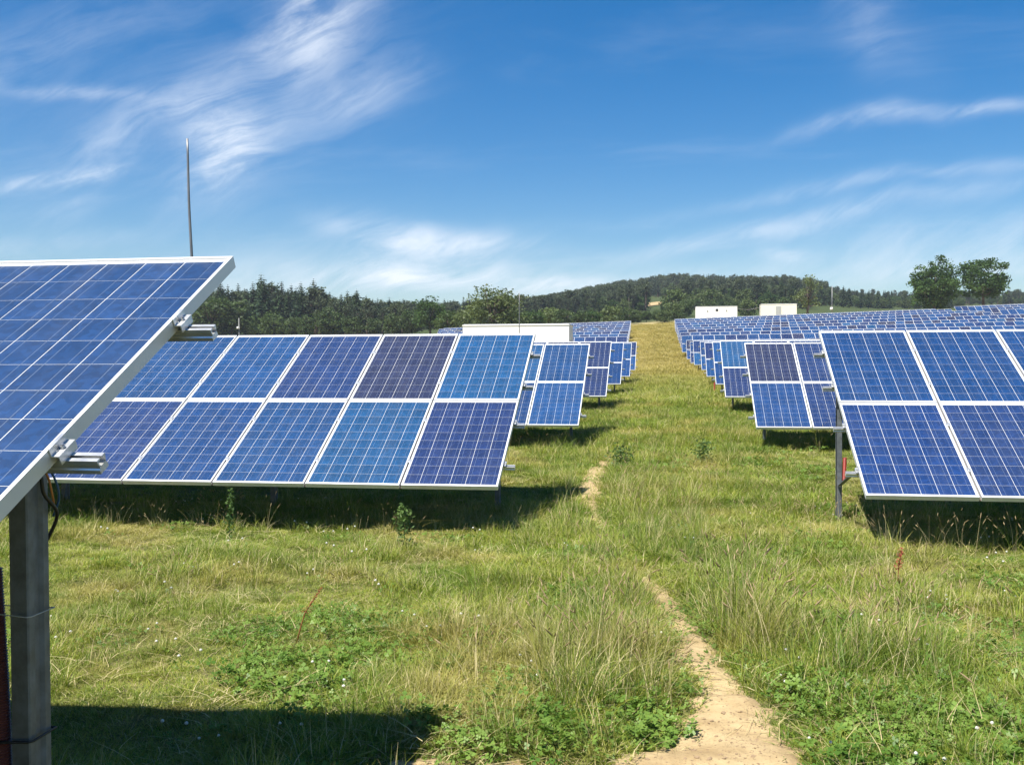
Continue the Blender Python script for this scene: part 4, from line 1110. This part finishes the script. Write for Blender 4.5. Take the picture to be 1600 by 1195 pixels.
for (u, v, n, r_) in [(880, 1140, 40, .35), (760, 1150, 22, .3), (1030, 1110, 26, .25), (1230, 1100, 26, .25), (1330, 1150, 30, .3), (1450, 1160, 30, .35), (1560, 1140, 26, .35), (1240, 850, 16, .5), (650, 1150, 10, .4), (420, 1140, 8, .5)]:
    clump(u, v, n, r_, 1.0, [14, 13, 15, 15])
x = np.concatenate([p[0] for p in pts]); y = np.concatenate([p[1] for p in pts]); idx = np.concatenate([p[2] for p in pts]); s = np.concatenate([p[3] for p in pts])
N = len(x); print('grass instances', N)
rot = np.stack([RNG.normal(0, .10, N), RNG.normal(0, .10, N), RNG.uniform(0, 6.28, N)], 1)
scl = np.stack([s * RNG.uniform(.9, 1.1, N), s * RNG.uniform(.9, 1.1, N), s * RNG.uniform(.8, 1.15, N)], 1)
scatter('meadow_grass', np.stack([x, y, gz(x, y) - .003], 1), rot, scl, idx, PROTO, 'short turf, long seeding grass and clover covering the meadow', 'grass')

# ------------------------------------------------------------------ single weeds
def spike_plant(name, u, v, h, lean, m, label, cat, z=-1.7, seed=0, n=90, thick=.02, leafy=False, leaf=None):
    p = at_z(u, v, z); p.z = gz1(p.x, p.y)
    rng = np.random.default_rng(seed); root = empty(name, p); tag(root, label, cat)
    L = Vector((lean[0], lean[1], 1)); tip = Vector((lean[0] * h, lean[1] * h, h)); mid = Vector((lean[0] * h * .35, lean[1] * h * .35, h * .55))
    mb = MB(); pl = [Vector((0, 0, -.02)), mid * .5, mid, mid.lerp(tip, .5), tip]; mb.tube(pl, [.004, .004, .0035, .003, .0015], 6); mb.obj('stem', M['dock'] if not leafy else M['weed'], root)
    ts = rng.uniform(.42 if not leafy else .05, 1.0, n); C = []
    for t in ts:
        k = t * 4; i = min(3, int(k)); q = pl[i].lerp(pl[i + 1], k - i); C.append(np.array(q) + rng.normal(size=3) * thick * (1.15 - t * .7))
    V, Fq = leaf_quads(np.array(C), leaf or thick * (1.0 if not leafy else 1.5), rng, .5, .42)
    mk('seed_head' if not leafy else 'foliage', fast_mesh(name, V, Fq, [m]), root)
spike_plant('dock_plant', 462, 1005, .34, (.45, .15), M['dock'], 'leaning brown seeding dock on the mown turf', 'weed', seed=1, n=150, thick=.012)
spike_plant('sorrel_plant', 1402, 905, .30, (.12, .1), M['dock_red'], 'small red seeding sorrel beside the footpath clump', 'weed', seed=2, n=110, thick=.02)
spike_plant('nettle_plant', 358, 832, .52, (.05, 0), M['weed'], 'leafy nettle standing before the shaded wide table', 'weed', seed=3, n=200, thick=.03, leafy=True, leaf=.035)
spike_plant('thistle_plant', 632, 846, .38, (-.05, 0), M['weed'], 'short bushy thistle before the shaded wide table', 'weed', seed=4, n=260, thick=.05, leafy=True, leaf=.045)
spike_plant('thistle_plant', 1098, 725, .38, (.0, 0), M['weed'], 'dark upright thistle in the middle of the grass aisle', 'weed', seed=5, n=420, thick=.11, leafy=True, leaf=.05)
spike_plant('thistle_plant', 972, 728, .28, (.0, 0), M['weed'], 'dark leafy weed beside the winding footpath', 'weed', seed=6, n=420, thick=.13, leafy=True, leaf=.05)

# ------------------------------------------------------------------ grit on the bare soil
def pebble(seed):
    r_ = np.random.default_rng(seed); V = []; 
    for k, (z, q) in enumerate(((-.4, .55), (.05, 1.0), (.45, .6))):
        for i in range(6): a = 6.283 * i / 6 + k * .4; V.append((math.cos(a) * q * r_.uniform(.75, 1.25), math.sin(a) * q * r_.uniform(.6, 1.0), z * r_.uniform(.8, 1.2)))
    mb = MB(); mb.add(V, [(i, (i + 1) % 6, 6 + (i + 1) % 6, 6 + i) for i in range(6)] + [(6 + i, 6 + (i + 1) % 6, 12 + (i + 1) % 6, 12 + i) for i in range(6)] + [tuple(range(12, 18))])
    return mb.mesh('pebble', [M['clod']])
M['clod'] = pbr('dry_clod', (.30, .21, .12), .95, 0, .35, 30, .4, 80)
x = RNG.uniform(-1.5, 1.3, 26000); y = RNG.uniform(3.4, 8, 26000); k = (path_mask(x, y) > -.02) & (RNG.random(26000) < .30 + .5 * (fbm(x * 3, y * 3, 77) > .5)); x, y = x[k], y[k]; n = len(x)
sc_ = np.abs(RNG.normal(0, 1, n)) ** 1.6 * .0028 + .0012; sc_ = np.minimum(sc_, .014)
scatter('path_grit', np.stack([x, y, gz(x, y) + np.clip(path_mask(x, y) * .35 + .006, -.05, .016) + (fbm(x * 14, y * 14, 2, 2) - .37) * .022 + (fbm(x * 4, y * 4, 12, 2) - .37) * .03 + .0005], 1),
        np.stack([RNG.normal(0, .2, n), RNG.normal(0, .2, n), RNG.uniform(0, 6.28, n)], 1), np.stack([sc_, sc_, sc_ * .7], 1), RNG.integers(0, 3, n), [pebble(i) for i in (1, 2, 3)], 'crumbs of dry soil and grit on the sandy footpath', 'grit')

# ------------------------------------------------------------------ thin summer haze
def haze():
    m = bpy.data.materials.new('haze'); m.use_nodes = True; T = NT(m.node_tree); T.n.clear()
    out = T.new('ShaderNodeOutputMaterial'); v = T.new('ShaderNodeVolumePrincipled')
    v.inputs['Color'].default_value = (.86, .91, 1.0, 1); v.inputs['Density'].default_value = .00022; v.inputs['Anisotropy'].default_value = .2
    T.l.new(v.outputs[0], out.inputs['Volume'])
    mb = MB(); mb.box(-4600, 4600, -700, 6100, ZLOW - 1.0, 72)
    o = mb.obj('haze', m); tag(o, 'thin summer haze in the air over the valley', 'haze', kind='stuff')
ZLOW = float(min(v.co.z for v in g.data.vertices))
haze()
